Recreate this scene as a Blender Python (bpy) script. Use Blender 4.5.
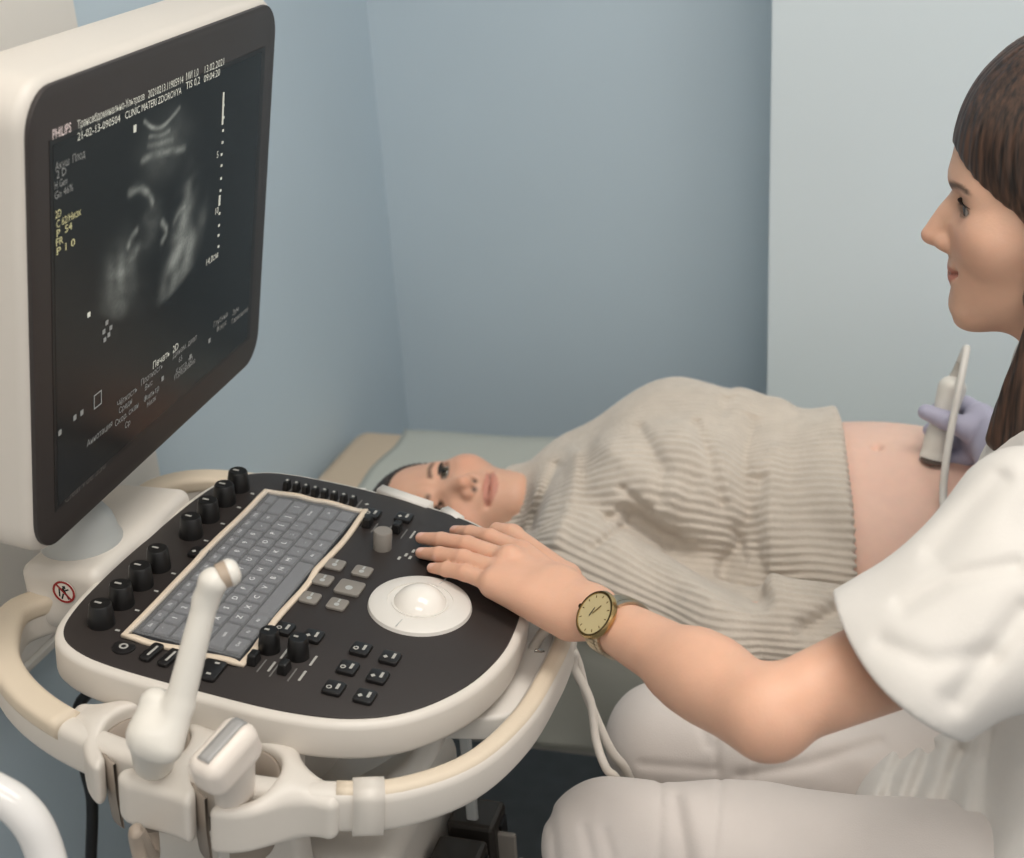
import bpy, bmesh, math, random
import numpy as np
from math import sin, cos, pi, radians, sqrt
from mathutils import Vector, Matrix

for _o in list(bpy.data.objects):
    bpy.data.objects.remove(_o)
SC = bpy.context.scene
COL = SC.collection
random.seed(7)
RNG = np.random.default_rng(11)

# ------------------------------------------------------------------ camera
# World frame: X runs from the console towards its operator, Y along the console towards the couch,
# Z up; the trackball sits above the origin.
FPX, PITCH, ROLL, HEAD = 1400.0, radians(24.1), radians(3.9), radians(18.0)
def nrm(v):
    v = np.array(v, float)
    return v / np.linalg.norm(v)
def _roll(v):
    return np.array([v[0]*cos(ROLL) - v[1]*sin(ROLL), v[0]*sin(ROLL) + v[1]*cos(ROLL), v[2]])
_M0 = np.array([_roll((1, 0, 0)), _roll((0, sin(PITCH), -cos(PITCH))), _roll((0, cos(PITCH), sin(PITCH)))])
_RZ = np.array([[cos(HEAD), -sin(HEAD), 0], [sin(HEAD), cos(HEAD), 0], [0, 0, 1]])
CM = _RZ @ _M0
CP = _RZ @ np.array([0.092, -1.067, 0]) + np.array([0, 0, 1.5])
TB = np.array([0, 0, 0.856])                       # centre of the trackball ring on the panel
cam_d = bpy.data.cameras.new('camera')
cam = bpy.data.objects.new('camera', cam_d)
COL.objects.link(cam)
mw = Matrix.Identity(4)
for i in range(3):
    for j in range(3):
        mw[i][j] = CM[i, j]
    mw[i][3] = CP[i]
cam.matrix_world = mw
cam_d.sensor_width = 36.0
cam_d.lens = 36.0 * FPX / 1024.0
cam_d.clip_start = 0.05
cam_d.dof.use_dof = True
cam_d.dof.focus_distance = 1.22
cam_d.dof.aperture_fstop = 5.4
SC.camera = cam

# ------------------------------------------------------------------ world, lamps, exposure
W = bpy.data.worlds.new('world')
SC.world = W
W.use_nodes = True
W.node_tree.nodes['Background'].inputs[0].default_value = (1.0, 0.985, 0.965, 1)
W.node_tree.nodes['Background'].inputs[1].default_value = 0.52
def area(name, loc, target, sx, sy, power, col=(1, 1, 1)):
    l = bpy.data.lights.new(name, 'AREA')
    l.shape = 'RECTANGLE'; l.size = sx; l.size_y = sy; l.energy = power; l.color = col
    o = bpy.data.objects.new(name, l)
    COL.objects.link(o)
    o.location = loc
    d = Vector(target) - Vector(loc)
    o.rotation_euler = d.to_track_quat('-Z', 'Y').to_euler()
    return o
area('ceiling_lamp_light', (0.75, -0.15, 2.655), (0.75, -0.15, 0), 1.15, 0.55, 18, (1.0, 0.96, 0.91))
area('ceiling_lamp_light', (0.75, -1.75, 2.655), (0.75, -1.75, 0), 1.15, 0.55, 18, (1.0, 0.96, 0.91))
area('side_fill_light', (3.0, -1.6, 1.7), (0.2, 0.2, 0.9), 1.6, 1.5, 8, (1.0, 0.99, 0.97))  # added unseen area light from the right; no window stands there
SC.view_settings.view_transform = 'Standard'
SC.view_settings.look = 'None'
SC.view_settings.exposure = 0.05
SC.view_settings.gamma = 1.0
SC.view_settings.use_curve_mapping = False

# ------------------------------------------------------------------ pixel -> place
def ray(px, py):
    return nrm(CM @ np.array([px - 512, 429 - py, -FPX]))
def at(px, py, d):
    return CP + ray(px, py) * d
def onax(px, py, ax, val):
    r = ray(px, py)
    return CP + r * ((val - CP[ax]) / r[ax])
TILT = radians(8)
PU = np.array([cos(TILT), 0, -sin(TILT)])
PV = np.array([0, 1.0, 0])
PN = np.array([sin(TILT), 0, cos(TILT)])
def onpan(px, py, w=0.0):
    r = ray(px, py)
    o = TB + PN * w
    p = CP + r * (np.dot(o - CP, PN) / np.dot(r, PN))
    q = p - TB
    return float(q @ PU), float(q @ PV)
def pan(u, v, w=0.0):
    return TB + PU*u + PV*v + PN*w

def march(px, py, f, d0=0.9, d1=2.4):
    """first point on the ray of a pixel where the field f turns negative"""
    r = ray(px, py); t_ = d0
    for _ in range(400):
        v = f((CP + r*t_)[None])[0]
        if v < 0.0003 or t_ > d1: break
        t_ += max(v*0.7, 0.0004)
    return CP + r*t_
# ------------------------------------------------------------------ materials
def lin(r, g, b):
    f = lambda c: (c/255/12.92) if c/255 <= 0.04045 else ((c/255 + 0.055)/1.055)**2.4
    return (f(r), f(g), f(b), 1.0)
MATS = {}
def mat(name, rgb, rough=0.5, metal=0.0, var=0.04, vscale=12.0, bump=0.0, bscale=60.0, sss=0.0, coat=0.0,
        spec=0.5, attr=None, alpha=1.0, trans=0.0, emit=None, estr=0.0, sheen=0.0, stretch=None):
    if name in MATS:
        return MATS[name]
    m = bpy.data.materials.new(name)
    m.use_nodes = True
    nt = m.node_tree; N = nt.nodes; L = nt.links
    bs = N['Principled BSDF']
    base = lin(*rgb)
    tc = N.new('ShaderNodeTexCoord')
    mp = N.new('ShaderNodeMapping'); L.new(tc.outputs['Object'], mp.inputs['Vector'])
    if stretch: mp.inputs['Scale'].default_value = stretch
    nz = N.new('ShaderNodeTexNoise'); nz.inputs['Scale'].default_value = vscale
    nz.inputs['Detail'].default_value = 4.0
    L.new(mp.outputs[0], nz.inputs['Vector'])
    mx = N.new('ShaderNodeMix'); mx.data_type = 'RGBA'; mx.blend_type = 'MULTIPLY'
    mx.inputs['Factor'].default_value = 1.0
    rp = N.new('ShaderNodeValToRGB')
    rp.color_ramp.elements[0].position = 0.3; rp.color_ramp.elements[1].position = 0.7
    lo, hi = 1.0 - var, 1.0
    rp.color_ramp.elements[0].color = (lo, lo, lo, 1); rp.color_ramp.elements[1].color = (hi, hi, hi, 1)
    L.new(nz.outputs['Fac'], rp.inputs['Fac'])
    if attr:
        at_ = N.new('ShaderNodeAttribute'); at_.attribute_name = attr
        L.new(at_.outputs['Color'], mx.inputs['A'])
    else:
        mx.inputs['A'].default_value = base
    L.new(rp.outputs['Color'], mx.inputs['B'])
    L.new(mx.outputs['Result'], bs.inputs['Base Color'])
    bs.inputs['Roughness'].default_value = rough
    bs.inputs['Metallic'].default_value = metal
    bs.inputs['Specular IOR Level'].default_value = spec
    bs.inputs['Coat Weight'].default_value = coat
    bs.inputs['Coat Roughness'].default_value = 0.12
    if sss:
        bs.inputs['Subsurface Weight'].default_value = sss
        bs.inputs['Subsurface Radius'].default_value = (0.9, 0.4, 0.25)
        bs.inputs['Subsurface Scale'].default_value = 0.006
    if sheen:
        bs.inputs['Sheen Weight'].default_value = sheen
        bs.inputs['Sheen Roughness'].default_value = 0.6
    if alpha < 1: bs.inputs['Alpha'].default_value = alpha
    if trans: bs.inputs['Transmission Weight'].default_value = trans
    if emit is not None:
        bs.inputs['Emission Color'].default_value = lin(*emit); bs.inputs['Emission Strength'].default_value = estr
    if bump:
        n2 = N.new('ShaderNodeTexNoise'); n2.inputs['Scale'].default_value = bscale; n2.inputs['Detail'].default_value = 3
        L.new(mp.outputs[0], n2.inputs['Vector'])
        bp = N.new('ShaderNodeBump'); bp.inputs['Strength'].default_value = bump; bp.inputs['Distance'].default_value = 0.002
        L.new(n2.outputs['Fac'], bp.inputs['Height']); L.new(bp.outputs['Normal'], bs.inputs['Normal'])
    MATS[name] = m
    return m

# ------------------------------------------------------------------ object helpers
def tag(o, label=None, cat=None, group=None, kind=None):
    if label: o['label'] = label
    if cat: o['category'] = cat
    if group: o['group'] = group
    if kind: o['kind'] = kind
    return o
def empty(name, loc, label=None, cat=None, group=None):
    o = bpy.data.objects.new(name, None)
    o.empty_display_size = 0.1
    COL.objects.link(o); o.location = loc
    return tag(o, label, cat, group)
def link(name, me, parent=None, m=None, loc=None, rot=None):
    """link a mesh as an object; coordinates stay in world space unless loc/rot are given"""
    o = bpy.data.objects.new(name, me)
    COL.objects.link(o)
    if m is not None and len(me.materials) == 0: me.materials.append(m)
    M = Matrix.Identity(4)
    if rot is not None: M = rot.to_4x4() if hasattr(rot, 'to_4x4') else Matrix(rot).to_4x4()
    if loc is not None: M = Matrix.Translation(Vector(loc)) @ M
    if parent is not None:
        o.parent = parent
        o.matrix_parent_inverse = Matrix.Identity(4)
        bpy_parent = parent_world(parent)
        o.matrix_local = bpy_parent.inverted() @ M
    else:
        o.matrix_local = M
    WORLD[o.name] = M
    return o
WORLD = {}
def parent_world(p):
    if p.name in WORLD: return WORLD[p.name]
    m = Matrix.Translation(p.location) @ p.rotation_euler.to_matrix().to_4x4()
    if p.parent: m = parent_world(p.parent) @ m
    return m
def pymesh(name, V, Fc, smooth=False):
    me = bpy.data.meshes.new(name)
    me.from_pydata([tuple(map(float, v)) for v in V], [], [tuple(map(int, f)) for f in Fc])
    me.update()
    if smooth: me.polygons.foreach_set('use_smooth', [True]*len(me.polygons))
    return me
def bm_mesh(name, bm, smooth=False):
    me = bpy.data.meshes.new(name)
    bmesh.ops.recalc_face_normals(bm, faces=bm.faces)
    bm.to_mesh(me); bm.free()
    if smooth: me.polygons.foreach_set('use_smooth', [True]*len(me.polygons))
    return me
def box_me(name, sx, sy, sz, bev=0.0, seg=2, smooth=False, taper=1.0):
    """box centred on x/y with its base at z = 0"""
    bm = bmesh.new()
    bmesh.ops.create_cube(bm, size=1.0)
    for v in bm.verts:
        k = taper if v.co.z > 0 else 1.0
        v.co = Vector((v.co.x*sx*k, v.co.y*sy*k, (v.co.z + 0.5)*sz))
    if bev > 0:
        bmesh.ops.bevel(bm, geom=bm.edges[:], offset=bev, segments=seg, affect='EDGES', profile=0.5)
    return bm_mesh(name, bm, smooth)
def bevel_bm(bm, width, seg=2, ang=0.6):
    es = [e for e in bm.edges if len(e.link_faces) == 2 and e.calc_face_angle(0) > ang]
    if es: bmesh.ops.bevel(bm, geom=es, offset=width, segments=seg, affect='EDGES', profile=0.5)
def catmull(P, k=6, closed=False):
    P = [np.array(p, float) for p in P]; n = len(P); out = []
    rng = range(n) if closed else range(n - 1)
    for i in rng:
        if closed: p0, p1, p2, p3 = P[(i-1) % n], P[i], P[(i+1) % n], P[(i+2) % n]
        else:
            p1, p2 = P[i], P[i+1]
            p0 = P[i-1] if i > 0 else 2*p1 - p2
            p3 = P[i+2] if i + 2 < n else 2*p2 - p1
        for j in range(k):
            t = j / k
            out.append(0.5*((2*p1) + (-p0 + p2)*t + (2*p0 - 5*p1 + 4*p2 - p3)*t*t + (-p0 + 3*p1 - 3*p2 + p3)*t**3))
    if not closed: out.append(P[-1])
    return out
def sweep_me(name, path, section, closed=False, up=(0, 0, 1), cap=True, smooth=True, scale=None):
    """sweep a 2-D section (side, up) along a path; the section keeps 'up' as its second axis"""
    P = np.array(path, float); n = len(P); m = len(section); V = []; Fc = []
    up = np.array(up, float)
    for i in range(n):
        if closed: t = P[(i+1) % n] - P[i-1]
        else: t = P[min(i+1, n-1)] - P[max(i-1, 0)]
        t = nrm(t); s = nrm(np.cross(t, up)); b = np.cross(s, t)
        k = 1.0 if scale is None else scale[i]
        for q in section: V.append(P[i] + s*q[0]*k + b*q[1]*k)
    for i in range(n if closed else n - 1):
        a, c = i*m, ((i+1) % n)*m
        for j in range(m):
            j2 = (j+1) % m
            Fc.append((a+j, a+j2, c+j2, c+j))
    if cap and not closed:
        Fc.append(tuple(range(m))[::-1]); Fc.append(tuple((n-1)*m + j for j in range(m)))
    me = pymesh(name, V, Fc)
    bm = bmesh.new(); bm.from_mesh(me); bmesh.ops.recalc_face_normals(bm, faces=bm.faces); bm.to_mesh(me); bm.free()
    if smooth: me.polygons.foreach_set('use_smooth', [True]*len(me.polygons))
    return me
def circle(r, n=12, ry=None):
    ry = r if ry is None else ry
    return [(r*cos(2*pi*i/n), ry*sin(2*pi*i/n)) for i in range(n)]
def rrect(w, h, r, n=4):
    out = []
    for cx, cy, a0 in ((w/2-r, h/2-r, 0), (-w/2+r, h/2-r, 90), (-w/2+r, -h/2+r, 180), (w/2-r, -h/2+r, 270)):
        for i in range(n+1):
            a = radians(a0 + 90*i/n)
            out.append((cx + r*cos(a), cy + r*sin(a)))
    return out
def tube_me(name, path, r, n=12, closed=False, k=6, scale=None):
    """round tube with parallel transport"""
    P = np.array(catmull(path, k, closed) if k > 1 else path, float); N = len(P)
    T = []
    for i in range(N):
        if closed: T.append(nrm(P[(i+1) % N] - P[i-1]))
        else: T.append(nrm(P[min(i+1, N-1)] - P[max(i-1, 0)]))
    s = nrm(np.cross(T[0], (0.123, 0.37, 0.92))); V = []; Fc = []
    for i in range(N):
        s = nrm(s - T[i]*np.dot(s, T[i])); b = np.cross(T[i], s)
        rr = r if np.isscalar(r) else np.interp(i/(N-1), np.linspace(0, 1, len(r)), r)
        for j in range(n):
            a = 2*pi*j/n
            V.append(P[i] + (s*cos(a) + b*sin(a))*rr)
    for i in range(N if closed else N-1):
        a, c = i*n, ((i+1) % N)*n
        for j in range(n):
            Fc.append((a+j, a+(j+1) % n, c+(j+1) % n, c+j))
    if not closed:
        Fc.append(tuple(range(n))[::-1]); Fc.append(tuple((N-1)*n+j for j in range(n)))
    return pymesh(name, V, Fc, True)
def lathe_me(name, prof, seg=24, smooth=True):
    V = []; Fc = []; n = len(prof)
    for i in range(seg):
        a = 2*pi*i/seg
        for r, z in prof: V.append((r*cos(a), r*sin(a), z))
    for i in range(seg):
        j = (i+1) % seg
        for k in range(n-1): Fc.append((i*n+k, j*n+k, j*n+k+1, i*n+k+1))
    if prof[0] != prof[-1]:
        Fc.append(tuple(i*n for i in range(seg))[::-1]); Fc.append(tuple(i*n+n-1 for i in range(seg)))
    me = pymesh(name, V, Fc)
    bm = bmesh.new(); bm.from_mesh(me); bmesh.ops.remove_doubles(bm, verts=bm.verts, dist=1e-6)
    bmesh.ops.recalc_face_normals(bm, faces=bm.faces); bm.to_mesh(me); bm.free()
    if smooth:
        me.polygons.foreach_set('use_smooth', [len(p.vertices) == 4 for p in me.polygons])
        me.set_sharp_from_angle(angle=radians(40))
    return me
def prism_me(name, outline, z0, z1, fr=None, bev=0.0, seg=3, smooth=True):
    """extrude a 2-D outline between z0 and z1; fr maps (x, y, z) to world"""
    n = len(outline)
    bm = bmesh.new()
    lo = [bm.verts.new((p[0], p[1], z0)) for p in outline]
    hi = [bm.verts.new((p[0], p[1], z1)) for p in outline]
    top = bm.faces.new(hi); bm.faces.new(lo[::-1])
    for i in range(n): bm.faces.new((lo[i], lo[(i+1) % n], hi[(i+1) % n], hi[i]))
    bmesh.ops.recalc_face_normals(bm, faces=bm.faces)
    if bev:
        es = [e for e in bm.edges if len(e.link_faces) == 2 and len(e.link_faces[0].verts) + len(e.link_faces[1].verts) > 9 and e.calc_face_angle(0) > 1.0]
        bmesh.ops.bevel(bm, geom=es, offset=bev, segments=seg, affect='EDGES', profile=0.5)
    if fr is not None:
        for v in bm.verts: v.co = Vector(fr(*v.co))
    me = bm_mesh(name, bm)
    if smooth:
        me.polygons.foreach_set('use_smooth', [True]*len(me.polygons))
        me.set_sharp_from_angle(angle=radians(35))
    return me
def fan_me(name, outline, z, fr):
    me = pymesh(name, [fr(p[0], p[1], z) for p in outline], [tuple(range(len(outline)))])
    return me
def basis(x, y, z):
    return Matrix(((x[0], y[0], z[0]), (x[1], y[1], z[1]), (x[2], y[2], z[2])))
PANROT = basis(PU, PV, PN)
_tcache = {}
def text_me(s, size, align='CENTER'):
    """flat lettering as a mesh in its own XY plane"""
    key = (s, size, align)
    if key in _tcache: return _tcache[key]
    cu = bpy.data.curves.new('lettering', 'FONT')
    cu.body = s; cu.size = size; cu.align_x = align; cu.align_y = 'CENTER'; cu.resolution_u = 2
    o = bpy.data.objects.new('lettering', cu)
    me = bpy.data.meshes.new_from_object(o)
    bpy.data.objects.remove(o); bpy.data.curves.remove(cu)
    _tcache[key] = me
    return me

# ------------------------------------------------------------------ implicit surfaces (bodies, cloth)
def sm(a, b, k):
    h = np.clip(0.5 + 0.5*(b - a)/k, 0, 1)
    return b*(1-h) + a*h - k*h*(1-h)
def smx(a, b, k):
    return -sm(-a, -b, k)
def s_sph(p, c, r):
    return np.linalg.norm(p - np.array(c), axis=-1) - r
def s_ell(p, c, r, R=None):
    q = p - np.array(c, float)
    if R is not None: q = q @ np.array(R, float)       # columns of R are the ellipsoid axes
    r = np.array(r, float)
    k0 = np.linalg.norm(q / r, axis=-1); k1 = np.linalg.norm(q / (r*r), axis=-1) + 1e-9
    return k0*(k0 - 1.0)/k1
def s_cone(p, a, b, r1, r2):
    """capsule whose radius runs from r1 at a to r2 at b"""
    a = np.array(a, float); b = np.array(b, float)
    ba = b - a; t = np.clip(((p - a) @ ba)/np.dot(ba, ba), 0, 1)
    return np.linalg.norm(p - a - t[..., None]*ba, axis=-1) - (r1 + (r2 - r1)*t)
def s_econe(p, a, b, ra, rb, side, ):
    """tapered capsule with an elliptic section: ra/rb = (along side, across side)"""
    a = np.array(a, float); b = np.array(b, float)
    ba = b - a; L = np.linalg.norm(ba); w = ba/L
    s = np.array(side, float); s = nrm(s - w*np.dot(s, w)); q = np.cross(w, s)
    d = p - a; t = np.clip((d @ w)/L, 0, 1)
    e = d - t[..., None]*ba
    rs = ra[0] + (rb[0]-ra[0])*t; rq = ra[1] + (rb[1]-ra[1])*t
    x = (e @ s)/rs; y = (e @ q)/rq; z = (e @ w)/np.minimum(rs, rq)
    k = np.sqrt(x*x + y*y + z*z)
    return (k - 1.0)*np.minimum(rs, rq)
def chain(p, pts, rad, k=0.01):
    d = None
    for i in range(len(pts)-1):
        e = s_cone(p, pts[i], pts[i+1], rad[i], rad[i+1])
        d = e if d is None else sm(d, e, k)
    return d
def carve(p, CR):
    """soft grooves (or ridges) along surface polylines, cut along a fixed direction"""
    out = np.zeros(p.shape[:-1])
    for P_, dep, wid, g in CR:
        c_ = np.mean(P_, 0); R_ = max(np.linalg.norm(q - c_) for q in P_) + 3*wid + 0.03
        m = np.linalg.norm(p - c_, axis=-1) < R_
        if not m.any(): continue
        q = p[m]; best = None; along = None
        for i in range(len(P_)-1):
            a = P_[i]; ba = P_[i+1] - a; bp_ = ba - g*np.dot(ba, g); qa = q - a
            al = qa @ g; qp = qa - al[:, None]*g
            t = np.clip((qp @ bp_)/(np.dot(bp_, bp_) + 1e-12), 0, 1)
            e = np.linalg.norm(qp - t[:, None]*bp_, axis=-1); al = al - t*np.dot(ba, g)
            if best is None: best, along = e, al
            else: along = np.where(e < best, al, along); best = np.minimum(best, e)
        out[m] += dep*np.exp(-(best/wid)**2)*np.clip((0.065 - np.abs(along))/0.02, 0, 1)
    return out
def grooves(lst, f, d0):
    CR = []
    for pts_, dep, wid in lst:
        P_ = [march(px, py, f, d0) for px, py in pts_]
        CR.append((P_, dep, wid, ray(*np.mean(pts_, 0))))
    return CR
def vnoise(p, seed=0):
    """cheap smooth pseudo-noise in about [-1, 1]"""
    r = np.random.default_rng(seed); out = 0
    for i in range(5):
        k = nrm(r.normal(size=3))*(0.7 + 0.8*r.random()); ph = r.random()*6.28
        out = out + np.sin(p @ k*6.28 + ph + 1.3*np.sin(p @ (r.normal(size=3)*2.5) + r.random()*6))
    return out/5*1.6
def mesh_sdf(name, f, lo, hi, h, margin=1.2, newton=1, B=4):
    """surface nets on sparse blocks of a distance-like field f(points) -> values"""
    lo = np.array(lo, float); hi = np.array(hi, float)
    K = 6
    nb = np.ceil((hi - lo)/(h*B*K)).astype(int)
    ib = np.stack(np.meshgrid(*[np.arange(k) for k in nb], indexing='ij'), -1).reshape(-1, 3)
    ib = ib[np.abs(f(lo + (ib + 0.5)*B*K*h)) < margin*h*B*K]
    kk = np.stack(np.meshgrid(*[np.arange(K)]*3, indexing='ij'), -1).reshape(-1, 3)
    ib = (ib[:, None]*K + kk[None]).reshape(-1, 3); nb = nb*K
    cen = lo + (ib + 0.5)*B*h
    keep = []
    for s in range(0, len(cen), 100000):
        keep.append(np.abs(f(cen[s:s+100000])) < margin*h*B)
    ib = ib[np.concatenate(keep)]
    g = np.arange(B+1)
    G = np.stack(np.meshgrid(g, g, g, indexing='ij'), -1)
    dims = nb*B + 3
    def key(i): return ((i[..., 0]+1)*dims[1] + i[..., 1]+1)*dims[2] + i[..., 2]+1
    VK = []; VP = []; E = []
    step = max(1, 60000//(B+1)**3)
    for s in range(0, len(ib), step):
        idx = ib[s:s+step, None, None, None, :]*B + G[None]
        pts = lo + idx*h
        v = f(pts.reshape(-1, 3)).reshape(pts.shape[:-1])
        sg = v < 0
        any_ = sg.any(axis=(1, 2, 3)) & ~sg.all(axis=(1, 2, 3))
        if not any_.any(): continue
        v = v[any_]; sg = sg[any_]; idx = idx[any_]
        acc = np.zeros(v[:, :-1, :-1, :-1].shape + (3,)); cnt = np.zeros(acc.shape[:-1])
        corners = [(i, j, k) for i in (0, 1) for j in (0, 1) for k in (0, 1)]
        def sub(A, c): return A[:, c[0]:c[0]+B, c[1]:c[1]+B, c[2]:c[2]+B]
        for a in corners:
            for ax in range(3):
                if a[ax]: continue
                b = list(a); b[ax] = 1
                va, vb = sub(v, a), sub(v, b)
                cr = (va < 0) != (vb < 0)
                t = np.where(cr, va/np.where(cr, va - vb, 1), 0)
                for d in range(3):
                    acc[..., d] += np.where(cr, a[d] + (t if d == ax else 0), 0)
                cnt += cr
        has = cnt > 0
        base = idx[:, :-1, :-1, :-1]
        VK.append(key(base[has])); VP.append(lo + (base[has] + acc[has]/cnt[has][:, None])*h)
        for ax in range(3):
            b = [0, 0, 0]; b[ax] = 1
            va, vb = sub(sg, (0, 0, 0)), sub(sg, b)
            cr = va != vb
            if not cr.any(): continue
            p0 = base[cr]; fl = va[cr]
            o1 = (ax+1) % 3; o2 = (ax+2) % 3
            e1 = np.zeros(3, int); e1[o1] = 1; e2 = np.zeros(3, int); e2[o2] = 1
            q = np.stack([key(p0-e1-e2), key(p0-e2), key(p0), key(p0-e1)], -1)
            q[~fl] = q[~fl][:, ::-1]
            E.append(q)
    VK = np.concatenate(VK); VP = np.concatenate(VP); Q = np.concatenate(E)
    order = np.argsort(VK); VK = VK[order]; VP = VP[order]
    pos = np.searchsorted(VK, Q); pos = np.clip(pos, 0, len(VK)-1)
    ok = (VK[pos] == Q).all(1)
    Q = pos[ok]
    for _ in range(newton):
        e = h*0.5; n_ = len(VP); out = np.empty_like(VP)
        for s in range(0, n_, 40000):
            Pv = VP[s:s+40000]; f0 = f(Pv)
            gr = np.stack([f(Pv + np.eye(3)[i]*e) - f0 for i in range(3)], -1)/e
            out[s:s+40000] = Pv - gr*np.clip(f0/(np.sum(gr*gr, -1) + 1e-6), -0.6*h, 0.6*h)[:, None]
        VP = out
    me = bpy.data.meshes.new(name)
    me.vertices.add(len(VP)); me.vertices.foreach_set('co', VP.astype(np.float32).ravel())
    me.loops.add(Q.size); me.loops.foreach_set('vertex_index', Q.astype(np.int32).ravel())
    me.polygons.add(len(Q)); me.polygons.foreach_set('loop_start', np.arange(0, Q.size, 4, dtype=np.int32))
    me.polygons.foreach_set('use_smooth', np.ones(len(Q), bool))
    me.update(calc_edges=True); me.validate()
    return me, VP
def vcol(me, name, rgb):
    a = me.color_attributes.new(name, 'FLOAT_COLOR', 'POINT')
    c = np.ones((len(me.vertices), 4), np.float32); c[:, :3] = rgb
    a.data.foreach_set('color', c.ravel())
def vfloat(me, name, val):
    a = me.attributes.new(name, 'FLOAT', 'POINT')
    a.data.foreach_set('value', np.asarray(val, np.float32))
def linv(*rgb): return np.array(lin(*rgb)[:3])

# ================================================================== the room
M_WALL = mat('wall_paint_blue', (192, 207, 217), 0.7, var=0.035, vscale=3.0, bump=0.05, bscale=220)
M_WALL2 = mat('wall_right_blue', (212, 222, 226), 0.7, var=0.03, vscale=3.0, bump=0.05, bscale=220)  # lighter tone than the other walls, used on the right wall
M_CEIL = mat('ceiling_paint', (236, 236, 232), 0.8, var=0.02)
M_FLOOR = mat('floor_vinyl', (118, 120, 120), 0.45, var=0.18, vscale=30, bump=0.04, bscale=90)
M_WHITE = mat('white_plastic', (220, 215, 208), 0.42, var=0.025, vscale=9, bump=0.02, bscale=400)
def slab(name, x0, x1, y0, y1, z0, z1, m, kind='structure', parent=None, bev=0.0):
    me = box_me(name, x1-x0, y1-y0, z1-z0, bev)
    o = link(name, me, parent, m, loc=((x0+x1)/2, (y0+y1)/2, z0))
    if kind and parent is None: o['kind'] = kind
    return o
slab('floor', -0.6, 3.3, -2.9, 1.36, -0.06, 0.0, M_FLOOR)
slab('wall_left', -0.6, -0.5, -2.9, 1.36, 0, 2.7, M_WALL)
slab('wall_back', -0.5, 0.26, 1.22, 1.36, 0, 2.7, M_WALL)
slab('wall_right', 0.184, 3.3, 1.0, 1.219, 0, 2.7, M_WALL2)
slab('ceiling', -0.6, 3.3, -2.9, 1.36, 2.7, 2.78, M_CEIL)
slab('baseboard_left', -0.499, -0.487, -2.9, 1.2, 0, 0.07, M_WHITE)
# white wall panel behind the monitor
wp = empty('wall_panel', (-0.4985, -0.55, 0.70), 'tall plain white panel mounted on the blue wall behind the monitor', 'wall panel')
slab('board', -0.498, -0.48, -1.4, 0.366, 0.70, 2.3, mat('white_laminate', (222, 217, 210), 0.5, var=0.02), parent=wp, bev=0.002)
slab('trim_strip', -0.498, -0.474, -1.4, 0.366, 0.692, 0.70, M_WHITE, parent=wp, bev=0.001)
# ceiling lamps (out of frame, they light the room)
M_LAMP = mat('lamp_diffuser', (255, 250, 240), 0.6, emit=(255, 246, 232), estr=3.0)
for k, yy in enumerate((-0.15, -1.75)):
    t = empty('ceiling_lamp', (0.75, yy, 2.7), 'flat rectangular white ceiling lamp ' + ('above the couch and console' if k == 0 else 'nearer the room entrance'), 'lamp', 'ceiling lamps')
    slab('frame', 0.75-0.62, 0.75+0.62, yy-0.32, yy+0.32, 2.675, 2.699, M_WHITE, parent=t, bev=0.003)
    slab('diffuser', 0.75-0.58, 0.75+0.58, yy-0.28, yy+0.28, 2.668, 2.675, M_LAMP, parent=t)

# ================================================================== examination couch and sheet
BZ = 0.57
M_VINYL = mat('beige_vinyl', (214, 192, 166), 0.45, var=0.04, vscale=6, bump=0.05, bscale=300)
M_STEEL = mat('painted_steel', (205, 203, 198), 0.4, metal=0.2)
couch = empty('examination_couch', (0.5, 0.66, 0), 'beige upholstered examination couch along the blue wall under the lying woman', 'couch')
me = box_me('mattress', 2.05, 0.595, 0.13, 0.03, 4, True)
link('mattress', me, couch, M_VINYL, loc=(0.537, 0.6675, BZ-0.13))
slab('frame', -0.46, 1.54, 0.40, 0.94, BZ-0.17, BZ-0.13, M_STEEL, parent=couch, bev=0.004)
for lx in (-0.40, 1.48):
    for ly in (0.45, 0.89):
        link('leg', box_me('leg', 0.04, 0.04, BZ-0.17, 0.004), couch, M_STEEL, loc=(lx, ly, 0))
# disposable sheet: over the top and hanging down the near side
def sheet():
    NX, x0, x1 = 150, -0.395, 1.5
    prof = [(0.970, 0.50), (0.971, 0.54), (0.969, 0.562), (0.955, 0.5735)] + [(y, 0.574) for y in np.linspace(0.93, 0.40, 28)] + \
           [(0.378, 0.571), (0.366, 0.560), (0.362, 0.54)] + [(0.360, z) for z in np.linspace(0.52, 0.455, 8)]
    V = []; Fc = []; n = len(prof)
    for i in range(NX+1):
        x = x0 + (x1-x0)*i/NX
        for j, (y, z) in enumerate(prof):
            w = sin(x*23 + 1.7*sin(x*9))*0.5 + 0.5*sin(x*51 + y*6)
            hang = max(0, (0.56 - z)/0.14) if y < 0.5 else 0
            dz = 0.0012*sin(x*31 + y*19) + 0.0012*sin(x*14 - y*43) if hang == 0 else 0
            zz = z + max(dz, -0.001) if hang == 0 else z - 0.012*hang*(0.5+0.5*sin(x*7+1))
            V.append((x + 0.004*sin(y*37+z*22), y - hang*0.012*(1+w), zz + (0.0015 if hang == 0 else 0)))
    for i in range(NX):
        for j in range(n-1):
            Fc.append((i*n+j, (i+1)*n+j, (i+1)*n+j+1, i*n+j+1))
    me = pymesh('couch_sheet', V, Fc, True)
    o = link('couch_sheet', me, None, mat('sheet_grey_green', (188, 190, 181), 0.5, var=0.06, vscale=5, bump=0.15, bscale=70))
    s = o.modifiers.new('thickness', 'SOLIDIFY'); s.thickness = 0.0016; s.offset = 1
    tag(o, 'grey-green sheet spread over the couch beneath the lying woman', 'sheet')
sheet()

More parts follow.
